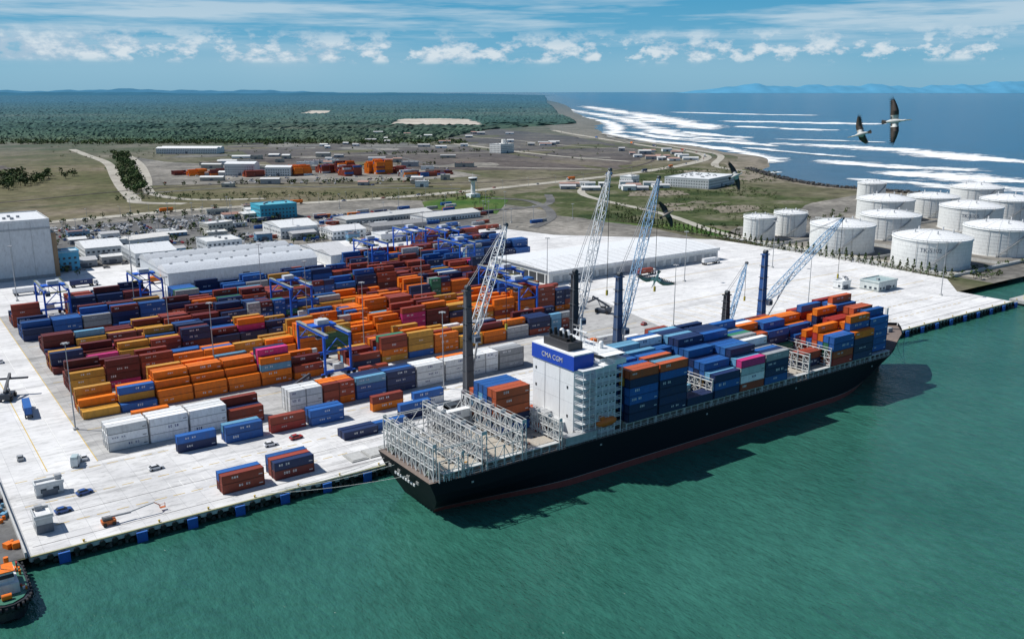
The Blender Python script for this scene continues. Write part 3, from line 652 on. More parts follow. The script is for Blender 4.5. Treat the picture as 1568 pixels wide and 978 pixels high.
# ---------------------------------------------------------------- storage tanks
TW=(.74,.75,.73)
TANKM=paint_mat('tank_paint',.55,.34,0,(.4,.37,.33))
def tank(cx,cy,r,h,dome=.12,label=None):
    m=MB();n=64; dome*=1.3
    def ring(rr,z): return [(cx+rr*math.cos(2*math.pi*i/n),cy+rr*math.sin(2*math.pi*i/n),z) for i in range(n)]
    m.loft([ring(r,0),ring(r,h)],TW,0,True,False)
    k=8; rg=[ring(r+.15,h)]
    for i in range(1,k+1):
        u=i/k; rg.append(ring(max(.2,r*(1-u)),h+r*dome*(1-(1-u)**1.7)))
    m.loft(rg,(.76,.77,.77),0,True,True)
    for i in range(0,n,4):
        a_=2*math.pi*i/n
        for j in range(4):
            u0,u1=j/4,(j+1)/4; m.beam((cx+r*(1-u0)*math.cos(a_),cy+r*(1-u0)*math.sin(a_),h+.06+r*dome*(1-(1-u0)**1.7)),(cx+r*(1-u1)*math.cos(a_),cy+r*(1-u1)*math.sin(a_),h+.06+r*dome*(1-(1-u1)**1.7)),.16,(.55,.56,.56))
    for j in range(1,8): 
        z=h*j/8; m.loft([ring(r+.04,z-.06),ring(r+.10,z),ring(r+.04,z+.06)],(.58,.58,.56),0,True,False)
    m.loft([ring(r+.5,h-1.0),ring(r+.55,h-.6),ring(r+.1,h-.5)],TW,0,True,False)
    m.loft([ring(r+.9,0),ring(r+.9,.5),ring(r,.5)],(.35,.33,.3),0,True,False)
    for i in range(0,n,1):
        a_=2*math.pi*i/n;b_=2*math.pi*(i+1)/n; m.box(cx+(r+.2)*math.cos(a_),cy+(r+.2)*math.sin(a_),h,.12,.12,1.1,TW)
        m.beam((cx+(r+.2)*math.cos(a_),cy+(r+.2)*math.sin(a_),h+1.1),(cx+(r+.2)*math.cos(b_),cy+(r+.2)*math.sin(b_),h+1.1),.12,TW)
    pv=None
    for i in range(17):
        a_=math.pi*1.12+i*.055*24/r; p_=Vector((cx+(r+.7)*math.cos(a_),cy+(r+.7)*math.sin(a_),h*i/16))
        if pv: m.beam(pv,p_,.9,(.35,.36,.36),.35); m.beam(pv+Vector((0,0,1.1)),p_+Vector((0,0,1.1)),.12,(.4,.4,.4))
        pv=p_
    for i in range(5): a_=i*1.3; m.cyl((cx+r*.5*math.cos(a_),cy+r*.5*math.sin(a_),h+r*dome*.6),(cx+r*.5*math.cos(a_),cy+r*.5*math.sin(a_),h+r*dome+.8),.5,.5,(.6,.6,.6),8)
    for i in range(4): a_=3.3+i*.25; m.beam((cx+(r+.5)*math.cos(a_),cy+(r+.5)*math.sin(a_),0),(cx+(r+.5)*math.cos(a_),cy+(r+.5)*math.sin(a_),h),.2,(.45,.45,.45))
    o=m.obj('storage_tank',[TANKM])
    if label:
        fc=bpy.data.curves.new('tank_number','FONT'); fc.body=label; fc.size=3.6; fc.align_x='CENTER'; fo=bpy.data.objects.new('tmp',fc); coll.objects.link(fo)
        dg=C.evaluated_depsgraph_get(); me=bpy.data.meshes.new_from_object(fo.evaluated_get(dg)); bpy.data.objects.remove(fo)
        a0=math.atan2(-cy,-cx)
        for v in me.vertices:
            a_=a0+v.co.x/r; z=h*.62+v.co.y; v.co=(cx+(r+.12)*math.cos(a_),cy+(r+.12)*math.sin(a_),z)
        me.materials.clear(); tm,tn,tb=newmat('tank_lettering'); tb.inputs['Base Color'].default_value=(.1,.12,.16,1); me.materials.append(tm)
        link('tank_number',me,o)
for t in [(562,317,24,19,.13,'TK-5102'),(565,386,22,19,.12,None),(559,455,12,17,.12,None),(592,452,12.5,18,.12,None),(647,315,24.5,19,.13,None),(646,400,22,18,.12,None),(858,556,14,18,.12,None),(738,463,24,18,.14,None),(792,450,22,18,.12,None),(742,388,24,19,.14,'TK-5105'),(827,400,23,18,.14,None),(905,470,24,18,.14,None),(900,395,24,18,.14,None)]: tank(*t)
bw=MB()
for x0,y0,x1,y1 in ((534,285,534,430),(534,285,700,285),(600,285,600,480),(690,285,690,500),(534,350,690,350),(534,425,850,425)):
    bw.beam((x0,y0,.9),(x1,y1,.9),.5,(.5,.5,.48),1.8)
bw.obj('tank_bund_wall')
pp=MB()
for k in range(5): pp.beam((536+k*.9,290,1.2),(536+k*.9,470,1.2),.35,(.55,.56,.55)); pp.beam((540,288-k*.8,1.2),(760,288-k*.8,1.2),.35,(.55,.56,.55))
for i in range(20): pp.box(538,292+i*9,.0,6,.4,1.0,(.4,.4,.4))
pp.obj('pipeline')

# ---------------------------------------------------------------- buildings
def building(name,cx,cy,sx,sy,h,wall=WHITE,roof=(.7,.71,.71),rot=0,style='flat',wins=True,door=True):
    m=MB(); c,s_=math.cos(rot),math.sin(rot)
    def T(x,y,z): return (cx+x*c-y*s_,cy+x*s_+y*c,z)
    def B(x0,y0,z0,x1,y1,z1,col):
        m.add([T(x0,y0,z0),T(x1,y0,z0),T(x1,y1,z0),T(x0,y1,z0),T(x0,y0,z1),T(x1,y0,z1),T(x1,y1,z1),T(x0,y1,z1)],MB.BF,col)
    X,Y=sx/2,sy/2
    B(-X,-Y,0,X,Y,h,wall); B(-X-.03,-Y-.03,0,X+.03,Y+.03,.8,tuple(a_*.55 for a_ in wall))
    if style=='flat':
        B(-X-.25,-Y-.25,h,X+.25,Y+.25,h+.35,roof)
        for a0,b0,a1,b1 in ((-X-.25,-Y-.25,X+.25,-Y+.1),(-X-.25,Y-.1,X+.25,Y+.25),(-X-.25,-Y+.1,-X+.1,Y-.1),(X-.1,-Y+.1,X+.25,Y-.1)): B(a0,b0,h+.35,a1,b1,h+.95,wall)
        for i in range(max(1,int(sx*sy/160))):
            x=uni(-X*.7,X*.7);y=uni(-Y*.7,Y*.7);B(x,y,h+.35,x+1.8,y+1.4,h+1.6,GREY)
    elif style=='gable':
        n=1 if sy<45 else 2
        for k in range(n):
            a0=-Y-.5+k*(2*Y+1)/n;a1=a0+(2*Y+1)/n;am=(a0+a1)/2;r=(a1-a0)*.07+.6
            m.add([T(-X-.4,a0,h),T(X+.4,a0,h),T(X+.4,am,h+r),T(-X-.4,am,h+r),T(X+.4,a1,h),T(-X-.4,a1,h)],[(0,1,2,3),(3,2,4,5),(0,3,5),(1,4,2)],roof)
            for i in range(int(sx/7)):
                x=-X+3+i*7
                m.add([T(x,a0+1,h+.12),T(x+.5,a0+1,h+.12),T(x+.5,am,h+r+.03),T(x,am,h+r+.03)],[(0,1,2,3)],tuple(q_*.82 for q_ in roof))
    elif style=='vault':
        n=3
        for k in range(n):
            a0=-Y-.4+k*(2*Y+.8)/n;w=(2*Y+.8)/n;K=10
            prof=[(a0+w*i/K,h+w*.17*math.sin(math.pi*i/K)) for i in range(K+1)]
            vs=[T(-X-.5,y,z) for y,z in prof]+[T(X+.5,y,z) for y,z in prof]
            m.add(vs,[(i,K+1+i,K+2+i,i+1) for i in range(K)]+[tuple(range(K+1)),tuple(range(2*K+1,K,-1))],tuple(q_*(1-.1*k) for q_ in roof))
            for i in range(int(sx/9)): B(-X+4+i*9,a0+w/2-.6,h+w*.17-.1,-X+5.6+i*9,a0+w/2+.6,h+w*.17+.5,GREY)
    if wins:
        nl=max(1,int(h/3.3))
        for l in range(nl):
            z=1.2+l*3.2
            for i in range(int(sx/3.2)): x=-X+1.2+i*3.2; B(x,-Y-.05,z,x+1.5,-Y-.0,z+1.3,(.04,.06,.08))
            for i in range(int(sy/3.2)): y=-Y+1.2+i*3.2; B(-X-.05,y,z,-X,y+1.5,z+1.3,(.04,.06,.08))
    if door:
        B(-2,-Y-.07,0,2,-Y-.02,min(4,h*.6),(.12,.14,.17))
    return m.obj(name)
w=MB(); 
w.bx(320,411,0,464,469,8,(.66,.67,.66)); w.bx(319.8,410.8,0,464.2,469.2,1.0,(.33,.34,.34))
w.add([(319,410,8.1),(465,410,8.1),(465,440,10),(319,440,10),(465,470,8.1),(319,470,8.1)],[(0,1,2,3),(3,2,4,5),(0,3,5),(1,4,2)],(.76,.77,.77))
for i in range(20):
    w.bx(323+i*7.1,410.75,.1,327.5+i*7.1,410.8,4.6,(.40,.42,.43)); w.add([(322+i*7.2,411,8.3),(322.4+i*7.2,411,8.3),(322.4+i*7.2,440,10.08),(322+i*7.2,440,10.08)],[(0,1,2,3)],(.62,.62,.62))
w.bx(319.0,410.2,6.2,465,410.9,8.1,(.72,.73,.73)); w.bx(319.75,413,.2,319.8,467,5.6,(.05,.055,.06))
for i in range(7): w.bx(319.6,414+i*8,.2,319.74,414.8+i*8,5.8,WHITE)
w.obj('warehouse')
building('warehouse',183,566,92,64,8,(.50,.54,.58),(.60,.63,.66),0,'vault',False)
building('warehouse',250,560,22,50,8,WHITE,(.6,.6,.6),0,'gable',False)
building('cold_store_building',42,628,94,46,35,(.58,.60,.61),(.72,.73,.73),0,'flat',False)
bb=MB()
for i in range(8): bb.bx(-2+i*11.5,604.9,0,-1.7+i*11.5,605,34.5,(.4,.42,.43))
bb.bx(-5,604.85,29.8,89,604.98,31,(.36,.38,.39)); bb.bx(89,606,0,92,640,27,(.28,.19,.11)); bb.bx(-5,604.84,0,89,604.96,2.2,(.3,.31,.32)); bb.bx(88.9,604.9,0,89.15,650,35.6,(.5,.52,.53))
bb.obj('cold_store_annex')
building('office_building',99,626,14,12,12,(.08,.40,.62),(.5,.6,.65))
for b in [('workshop_building',150,628,26,38,9,(.5,.53,.55),(.7,.72,.73),0,'gable'),('warehouse',128,672,24,34,8,WHITE,(.74,.75,.75),0,'gable'),('office_building',198,630,24,25,10,(.55,.58,.6),(.7,.7,.68),0,'flat'),
 ('office_building',228,607,30,8,4,(.06,.2,.45),(.6,.65,.7),0,'flat'),('warehouse',271,682,30,38,9,WHITE,(.74,.75,.74),0,'gable'),('warehouse',300,648,28,26,7,WHITE,(.7,.7,.7),.0,'gable'),
 ('terminal_building',300,790,34,24,12,(.04,.36,.50),(.12,.45,.55),0,'flat'),('warehouse',372,716,90,22,5,(.5,.5,.48),(.6,.6,.58),.1,'gable'),('warehouse',420,690,60,24,5,WHITE,(.6,.6,.58),.1,'gable'),
 ('quay_office',468,293,18,12,5,(.6,.64,.62),(.35,.45,.45),0,'flat'),('gatehouse',452,306,8,6,4,WHITE,WHITE,0,'flat'),('warehouse',350,655,50,18,6,(.4,.4,.4),(.3,.3,.3),0,'gable'),
 ('warehouse',165,700,30,18,6,WHITE,(.72,.7,.66),.2,'gable'),('office_building',230,735,22,14,7,(.6,.58,.5),(.7,.7,.7),.2,'flat'),('warehouse',60,700,60,40,10,(.55,.57,.58),(.7,.71,.72),0,'gable'),('warehouse',330,610,40,16,6,WHITE,(.7,.7,.7),0,'flat'),
 ('processing_building',825,765,78,56,11,(.62,.64,.64),(.75,.76,.76),.33,'flat'),('office_building',770,830,20,16,9,WHITE,WHITE,.33,'flat'),('chapel_building',972,1394,40,26,16,(.75,.74,.7),(.7,.7,.68),.3,'flat'),('warehouse',*W(1690,-590),110,45,10,(.7,.7,.68),(.78,.78,.76),-.62,'gable'),
 ('depot_building',*W(1240,-365),40,26,16,(.6,.62,.62),(.74,.75,.75),-.62,'gable'),('depot_building',*W(1230,-312),34,20,12,(.6,.62,.62),(.74,.75,.75),-.62,'gable'),('pump_house',712,330,14,10,5,WHITE,WHITE,0,'flat'),('pump_house',610,350,10,8,4,WHITE,WHITE,0,'flat')]:
    building(*b)
tw=MB(); tw.cyl((978,1396,0),(978,1396,24),5,4.5,(.75,.74,.7),12); tw.obj('chapel_tower')
random.seed(21)
for i in range(40):
    x=uni(100,300);y=uni(600,850)
    if 130<x<270 and y>690 and i%3: continue
    building('shed',x,y,uni(8,20),uni(6,14),uni(3,6),random.choice([WHITE,GREY,(.5,.48,.42),(.15,.3,.45)]),random.choice([(.74,.74,.72),(.5,.5,.5),(.35,.2,.15)]),random.choice([0,.1,-.1]),random.choice(['flat','gable']))
for i in range(44):
    D=uni(1080,1600);L=D*uni(-.36,-.05); x,y=W(D,L); building('shed',x,y,uni(10,30),uni(8,16),uni(3,7),random.choice([WHITE,GREY,(.4,.38,.32)]),random.choice([(.7,.7,.68),(.4,.4,.4),(.4,.25,.2)]),uni(-.7,-.5),random.choice(['flat','gable']),False)
for i in range(60):
    x,y=W(*random.choice([(uni(1800,2100),uni(-400,120)),(uni(1500,1750),uni(200,300)),(uni(1020,1100),uni(60,180)),(uni(2150,2500),uni(-400,100))])); building('shed',x,y,uni(8,26),uni(8,14),uni(3,6),random.choice([WHITE,GREY]),random.choice([(.7,.7,.68),(.5,.5,.5),(.4,.25,.2)]),uni(-.7,-.5),'gable',False)
ct=MB(); ct.cyl((532,817,0),(532,817,17),2.6,2.2,(.72,.72,.7),16); ct.cyl((532,817,17),(532,817,18),4.4,4.8,WHITE,16); ct.cyl((532,817,18),(532,817,20.4),4.2,4.6,DK,16); ct.cyl((532,817,20.4),(532,817,21.2),5,4.6,WHITE,16); ct.cyl((532,817,21.2),(532,817,26),.2,.1,WHITE,6); ct.box(532,817,0,12,10,4,WHITE); ct.obj('control_tower')
random.seed(3)
for L0,n,h0,cl in ((-431,2,3,ORANGE),(-405,2,3,MAR),(-388,2,2,BRN),(-330,2,3,ORANGE),(-290,3,5,ORANGE),(-262,3,4,BRN),(-238,2,6,MAR),(-222,3,5,BRN),(-196,2,7,ORANGE),(-184,2,7,ORANGE),(-160,3,3,BRN),(-140,3,3,GREY),(-120,2,2,BRN),(-100,2,2,BRN),(-350,2,3,BRN),(-310,2,3,ORANGE),(-455,2,2,MAR)):
    mb=MB(); x,y=W(1225+uni(-20,55),L0); 
    for r in range(n*3):
        for c_ in range(2):
            for k in range(max(1,h0-random.choice((0,0,1,1,2)))):
                cont(mb,x+c_*12.4,y+r*2.6,.1+k*2.74,12.19,cl if rnd()<.75 else random.choice([BRN,MAR,BLUE,ORANGE,WHITE]),logo=False)
    mb.obj('shipping_container_stack')
for i in range(60):
    x=uni(250,470);y=uni(610,780); mb=MB(); c_=random.choice([BRN,BLUE,GREY,ORANGE,NAVY,WHITE])
    cont(mb,x,y,.1,12.19,c_); mb.obj('shipping_container')

# ---------------------------------------------------------------- vehicles
m,nt,bs=newmat('car_paint'); oi=N(nt,'ShaderNodeObjectInfo')
cc=ramp(nt,oi.outputs['Random'],[(0,(.7,.7,.7)),(.3,(.05,.05,.055)),(.45,(.35,.36,.37)),(.6,(.75,.75,.76)),(.75,(.4,.03,.03)),(.83,(.04,.1,.3)),(.9,(.18,.18,.19))],'CONSTANT')
nt.links.new(cc,bs.inputs['Base Color']); bs.inputs['Roughness'].default_value=.3; CARP=m
def car_mesh():
    m=MB(); W1=(.7,.7,.7)
    def sec(x,w,z0,z1): return [(x,-w,z0),(x,w,z0),(x,w,z1),(x,-w,z1)]
    m.loft([sec(-2.2,.8,.4,.8),sec(-2.1,.88,.32,.95),sec(-1,.9,.3,.98),(sec(.9,.9,.3,.95)),sec(2.0,.84,.32,.78),sec(2.2,.75,.4,.65)],W1,0,False)
    m.loft([sec(-1.9,.74,.95,.97),sec(-1.4,.68,.95,1.42),sec(.2,.68,.95,1.45),sec(1.0,.76,.93,.96)],DK,1,False)
    m.bx(-1.35,-.66,1.44,.15,.66,1.48,W1,0)
    for x in (-1.35,1.35):
        for y in (-.85,.85): m.cyl((x,y-.1,.33),(x,y+.1,.33),.33,.33,BLACK,10,True,1)
    return m.mesh('parked_car',[CARP,CLEAN])
CAR=car_mesh()
def truck_mesh(boxcol,L=12.2):
    m=MB(); m.bx(0,-1.2,1.15,L,1.2,1.35,(.1,.1,.1)); cont(m,0,-1.22,1.4,L,boxcol)
    m.bx(L+.6,-1.2,.9,L+2.9,1.2,2.0,(.7,.7,.7)); m.bx(L+.6,-1.15,2.0,L+2.5,1.15,3.1,(.7,.7,.7)); m.bx(L+2.3,-1.05,2.05,L+2.56,1.05,2.85,DK); m.bx(L+1.4,-1.18,2.1,L+2.2,1.18,2.8,DK)
    for x in (1,2.2,L-1.5,L-.3,L+2.2):
        for y in (-1.05,1.05): m.cyl((x,y-.2,.5),(x,y+.2,.5),.5,.5,BLACK,10)
    return m.mesh('semi_truck',[PAINT])
TR=[truck_mesh(c_) for c_ in (BLUE,BRN,WHITE,NAVY,ORANGE)]
random.seed(9)
def cars(x0,y0,x1,y1,rowgap,colgap,rot,p=.75):
    y=y0
    while y<y1:
        x=x0
        while x<x1:
            if rnd()<p: link('parked_car',CAR,None,(x,y,.13),(0,0,rot+(math.pi if rnd()<.5 else 0)+uni(-.04,.04)))
            x+=colgap
        y+=rowgap
cars(120,690,190,830,9,2.9,math.pi/2,.5); cars(205,760,262,840,9,3.0,math.pi/2,.6); cars(205,655,250,705,8,3.0,math.pi/2,.6); cars(320,740,420,770,9,3.5,math.pi/2,.45); cars(150,585,200,600,7,4,0,.0)
for i in range(150): link('parked_car',CAR,None,(*W(uni(1100,1400),uni(-430,-90)),.25),(0,0,uni(0,6)))
for i in range(40): link('parked_car',CAR,None,(uni(100,290),uni(604,680),.13),(0,0,random.choice([0,1.57])))
for x,y,r_ in ((32,253,0.1),(39,262,.2),(44,289,1.5),(60,305,0),(230,300,0),(300,310,.4),(262,300,1),(330,402,1.5),(345,404,1.5),(470,320,0),(478,322,0),(60,268,.1),(95,266,0),(104,267,.1),(28,300,1.5),(37,420,1.5)): link('parked_car',CAR,None,(x,y,.14),(0,0,r_))
for i,(x,y,r_) in enumerate([(36,338,1.5),(150,314,0),(208,352,0),(180,383,0),(128,414,3.1),(90,445,0),(230,475,0),(330,470,1.57),(300,478,0),(295,420,1.57),(305,440,1.57),(250,545,0),(60,560,0),(90,565,0),(130,550,.1),(300,395,1.57),(380,400,0),(440,402,0),(30,520,.4),(360,620,0),(390,640,.2),(410,610,.1),(250,262,0),(330,255,0),(64,313,0),(96,383,0)]): link('semi_truck',TR[i%5],None,(x,y,.13),(0,0,r_))
hwp=smoothline([W(*q_) for q_ in hw],8)
for i in range(0,len(hwp)-1,3):
    nx,ny=offs(hwp,i); sg=random.choice((-3.5,3.5)); link('semi_truck' if rnd()<.3 else 'moving_car',random.choice(TR) if rnd()<.3 else CAR,None,(hwp[i][0]+nx*sg,hwp[i][1]+ny*sg,.36),(0,0,math.atan2(-nx,ny)))
def reach(x,y,rot):
    e_=MB(); Y_=(.05,.06,.08)
    e_.bx(-4,-1.7,.9,4,1.7,2.0,Y_); e_.bx(-4.2,-1.6,2,-2,1.6,3,Y_); e_.bx(-1.2,-.8,2,.8,.8,3.9,(.5,.5,.5)); e_.bx(-1.25,-.85,2.7,.85,.85,3.6,DK)
    for xx in (-2.8,2.8):
        for yy in (-1.8,1.8): e_.cyl((xx,yy-.4,.85),(xx,yy+.4,.85),.85,.85,BLACK,12)
    e_.beam((-3.4,0,3.6),(6,0,8),.8,Y_); e_.beam((1,0,2),(3,0,6.3),.4,GREY); e_.beam((6,0,8),(6,0,6.3),.5,Y_); e_.bx(5.4,-6,5.8,6.6,6,6.3,(.05,.05,.06))
    e_.obj('reach_stacker',None,None,(x,y,.12),(0,0,rot))
reach(33,366,1.2); reach(120,306,0); reach(300,340,2)
bl=MB(); OG=(.55,.14,.03)
bl.bx(38.5,237,.7,42,239.2,1.6,OG); bl.bx(38.8,237.3,1.6,41,238.9,2.3,(.1,.1,.1))
for xx in (39.2,41.4):
    for yy in (237,239.2): bl.cyl((xx,yy-.2,.6),(xx,yy+.2,.6),.5,.5,BLACK,10)
bl.beam((39,238.1,2.2),(46,238.3,2.0),.45,(.35,.35,.36)); bl.beam((46,238.3,2.2),(52,238.6,3.0),.32,(.5,.5,.5)); bl.beam((52,238.6,3.0),(53.6,238.7,1.6),.2,OG)
for a_ in (0,1.4):
    for b_ in (0,.9): bl.box(53.4+a_,238.3+b_,1.0,.08,.08,1.1,OG)
bl.bx(53.4,238.3,.9,54.9,239.3,1.0,OG); bl.bx(53.4,238.25,2.05,54.9,238.32,2.12,OG); bl.obj('boom_lift')
building('site_cabin',31,268,7,3.2,3.2,(.62,.64,.64),(.7,.71,.71),0,'flat'); building('site_cabin',26,245.5,4,6,4.2,(.5,.52,.52),(.7,.71,.71),0,'flat')
vn=MB(); vn.bx(-2,-1,.5,2.4,1,2.6,(.6,.66,.68)); vn.bx(2.4,-.95,.5,3.3,.95,1.6,(.6,.66,.68)); vn.bx(2.2,-.9,1.6,2.75,.9,2.4,DK); vn.bx(-2,-.9,2.6,1,.9,3.4,(.4,.5,.52))
for xx in (-1.2,2.3):
    for yy in (-.95,.95): vn.cyl((xx,yy-.12,.45),(xx,yy+.12,.45),.45,.45,BLACK,10)
vn.obj('utility_truck',None,None,(41,285,.12),(0,0,1.2))
def mast(x,y,h=30):
    m=MB(); g_=(.36,.37,.38); m.cyl((x,y,0),(x,y,h),.26,.12,g_,8); m.cyl((x,y,h),(x,y,h+.2),.9,.9,g_,10)
    for i in range(6): a_=i*math.pi/3; m.box(x+1.1*math.cos(a_),y+1.1*math.sin(a_),h-.2,.5,.5,.35,g_)
    m.box(x,y,0,1.4,1.4,.8,(.5,.5,.48)); m.obj('light_mast')
for p_ in [(47,318),(104,349),(170,283),(170,350),(104,412),(170,412),(235,350),(235,412),(104,474),(170,474),(235,474),(310,300),(400,290),(392,372),(470,370),(310,400),(310,540),(480,262),(120,545),(60,545)]: mast(*p_)
for i in range(36): 
    x,y=W(uni(680,900),uni(-420,60)); mast(x,y,uni(10,16))
random.seed(4)
sl=hwp[::2]
for i in range(len(sl)):
    nx,ny=offs(sl,i); m=MB(); x,y=sl[i][0]+nx*11,sl[i][1]+ny*11; m.cyl((x,y,0),(x,y,10),.16,.1,GREY,6); m.beam((x,y,10),(x-nx*2.5,y-ny*2.5,10.3),.14,GREY); m.box(x-nx*2.6,y-ny*2.6,10.1,.9,.4,.2,WHITE); m.obj('street_lamp')

# ---------------------------------------------------------------- vegetation
m,nt,bs=newmat('foliage'); p=pos(nt); n1=noise(nt,p,.12,2,.6); at=N(nt,'ShaderNodeAttribute',attribute_name='Col')
c1=mixc(nt,.6,at.outputs['Color'],ramp(nt,n1,[(.3,.6),(.7,1.4)]),'MULTIPLY')
nt.links.new(c1,bs.inputs['Base Color']); bs.inputs['Roughness'].default_value=.8; bs.inputs['Specular IOR Level'].default_value=.15; FOL=m
def tree(m,x,y,h,r,leaves=55,con=False,z=0):
    G0=random.choice([(.045,.08,.025),(.06,.09,.03),(.04,.068,.026),(.075,.095,.04)])
    m.cyl((x,y,z),(x+uni(-.3,.3),y+uni(-.3,.3),z+h*.5),.035*h,.02*h,(.12,.09,.06),5,False)
    for _ in range(3): a_=uni(0,6.28); m.beam((x,y,z+h*.35),(x+math.cos(a_)*r*.6,y+math.sin(a_)*r*.6,z+h*.6),.015*h,(.12,.09,.06))
    cl=[(uni(-.5,.5)*r,uni(-.5,.5)*r,h*uni(.45,.8),r*uni(.4,.65)) for _ in range(5)]
    for _ in range(leaves):
        if con:
            t=rnd(); rr=r*(1-t)*uni(.5,1); a_=uni(0,6.28); cx,cy,cz=rr*math.cos(a_),rr*math.sin(a_),h*(.12+.88*t)
        else:
            a_,b_,c_,q_=random.choice(cl); u=uni(-1,1); th=uni(0,6.28); k=math.sqrt(1-u*u)*q_*uni(.7,1.05); cx,cy,cz=a_+k*math.cos(th),b_+k*math.sin(th),c_+u*q_*.8
        s_=r*uni(.18,.34); a=Vector((uni(-1,1),uni(-1,1),uni(-.5,.5))).normalized(); b=a.cross(Vector((uni(-1,1),uni(-1,1),uni(-1,1)))).normalized(); P=Vector((x+cx,y+cy,z+cz)); k=uni(.6,1.4)
        m.add([tuple(P-a*s_),tuple(P+b*s_*.8),tuple(P+a*s_),tuple(P-b*s_*.8)],[(0,1,2,3)],(G0[0]*k,G0[1]*k,G0[2]*k))
hd=MB()
HP=[(528,283),(530,353),(530,449),(534,544),(540,600)]
for i in range(len(HP)-1):
    (xa,ya),(xb,yb)=HP[i],HP[i+1]; n=int(math.hypot(xb-xa,yb-ya)/5)
    for j in range(n): t=j/n; tree(hd,xa+(xb-xa)*t+uni(-.5,.5),ya+(yb-ya)*t,uni(6,9),2.3,60,True)
hd.obj('hedge_tree_row',[FOL])
tl=MB()
for k in range(130):
    t=rnd(); D=1640+(1010-1640)*t; L=-700+( -415+700)*t+uni(-14,14); x,y=W(D,L); tree(tl,x,y,uni(7,11),uni(4,6),40)
tl.obj('roadside_trees',[FOL])
tl=MB()
for k in range(90): x,y=W(uni(1030,1230),uni(-680,-575)); tree(tl,x,y,uni(9,13),uni(4,7),45)
tl.obj('tree_grove',[FOL])
tl=MB()
for k in range(800):
    D=2060+uni(-90,60); L=D*uni(-.58,-.05); x,y=W(D,L); tree(tl,x,y,uni(3,7),uni(4,7),18)
for k in range(200):
    D=uni(1500,2050); L=D*uni(-.5,.1); x,y=W(D,L); tree(tl,x,y,uni(2,4),uni(2,3.5),14)
for (Da,La,Db,Lb) in ((1340,-340,1420,-110),(1970,-560,2060,-270),(1640,-240,1760,-40),(1100,-430,1150,-130)):  # hedgerows
    for k in range(45): t=rnd(); x,y=W(Da+(Db-Da)*t+uni(-4,4),La+(Lb-La)*t); tree(tl,x,y,uni(3,6),uni(3,5),16)
for k in range(300): x,y=W(uni(940,1010),uni(-420,-20)); tree(tl,x,y,uni(1.5,3.5),uni(1.5,3),14)
for k in range(1500):
    a_=rnd();b_=rnd(); D=780+a_*600; L=(D-780)*.28+60+b_*170; 
    if D>1300 and b_>.6: continue
    if math.sin(D*.045)+math.sin(L*.06+D*.01)<-.3: continue
    x,y=W(D,L); tree(tl,x,y,uni(.8,2.2),uni(1.2,3),9)
for k in range(200): x=uni(60,300);y=uni(600,880); tree(tl,x,y,uni(3,6),uni(2,3.5),25)
for (x,y) in [(uni(540,900),uni(270,290)) for _ in range(60)]+[(uni(560,860),uni(480,520)) for _ in range(60)]: tree(tl,x,y,uni(2,5),uni(2,3),20)
tl.obj('scattered_shrubs',[FOL])
for k in range(8):
    m=MB(); x,y=random.choice([(500,800),(515,770),(480,760),(530,790),(490,720)]); x+=uni(-18,18); y+=uni(-18,18); h=uni(5,8)
    m.cyl((x,y,0),(x+uni(-.5,.5),y,h),.25,.17,(.2,.15,.1),6,False)
    for j in range(14):
        a_=j*.45+uni(0,.3); pv=Vector((x,y,h))
        for s_ in range(1,4):
            q_=Vector((x+math.cos(a_)*s_*.9,y+math.sin(a_)*s_*.9,h+[.0,.6,.4,-.5][s_]+uni(-.2,.2))); m.beam(pv,q_,.5 if s_<3 else .3,(.05,.11,.03),.06); pv=q_
    m.obj('palm_tree',[FOL])
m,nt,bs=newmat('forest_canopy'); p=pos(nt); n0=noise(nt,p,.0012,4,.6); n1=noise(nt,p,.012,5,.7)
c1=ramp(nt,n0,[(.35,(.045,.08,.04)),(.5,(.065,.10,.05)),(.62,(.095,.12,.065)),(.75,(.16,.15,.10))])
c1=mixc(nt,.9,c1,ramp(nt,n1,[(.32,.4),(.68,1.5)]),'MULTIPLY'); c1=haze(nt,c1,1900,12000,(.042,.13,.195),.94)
nt.links.new(c1,bs.inputs['Base Color']); bs.inputs['Roughness'].default_value=.95; bs.inputs['Specular IOR Level'].default_value=.05; FOR=m
def rb(D):
    T_=[(2050,-.088),(2400,-.055),(2710,-.03),(3260,.07),(3650,.068),(4700,.05),(9000,.038),(30000,.034)]
    for (a_,b_),(c_,d_) in zip(T_,T_[1:]):
        if D<=c_: return b_+(d_-b_)*(D-a_)/(c_-a_)
    return .034
def inside(x,y,poly):
    r=False; j=len(poly)-1
    for i in range(len(poly)):
        xi,yi=poly[i];xj,yj=poly[j]
        if (yi>y)!=(yj>y) and x<(xj-xi)*(y-yi)/(yj-yi)+xi: r=not r
        j=i
    return r
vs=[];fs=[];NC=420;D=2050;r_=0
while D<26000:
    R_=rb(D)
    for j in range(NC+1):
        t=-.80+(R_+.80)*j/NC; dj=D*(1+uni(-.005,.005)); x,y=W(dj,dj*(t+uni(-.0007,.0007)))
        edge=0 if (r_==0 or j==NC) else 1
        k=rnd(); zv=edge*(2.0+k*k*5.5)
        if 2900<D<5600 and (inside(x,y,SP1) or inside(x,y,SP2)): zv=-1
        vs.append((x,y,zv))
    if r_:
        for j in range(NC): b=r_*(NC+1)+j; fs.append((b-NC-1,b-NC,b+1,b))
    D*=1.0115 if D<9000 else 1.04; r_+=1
me=bpy.data.meshes.new('forest'); me.from_pydata(vs,[],fs); me.materials.append(FOR); link('forest',me)
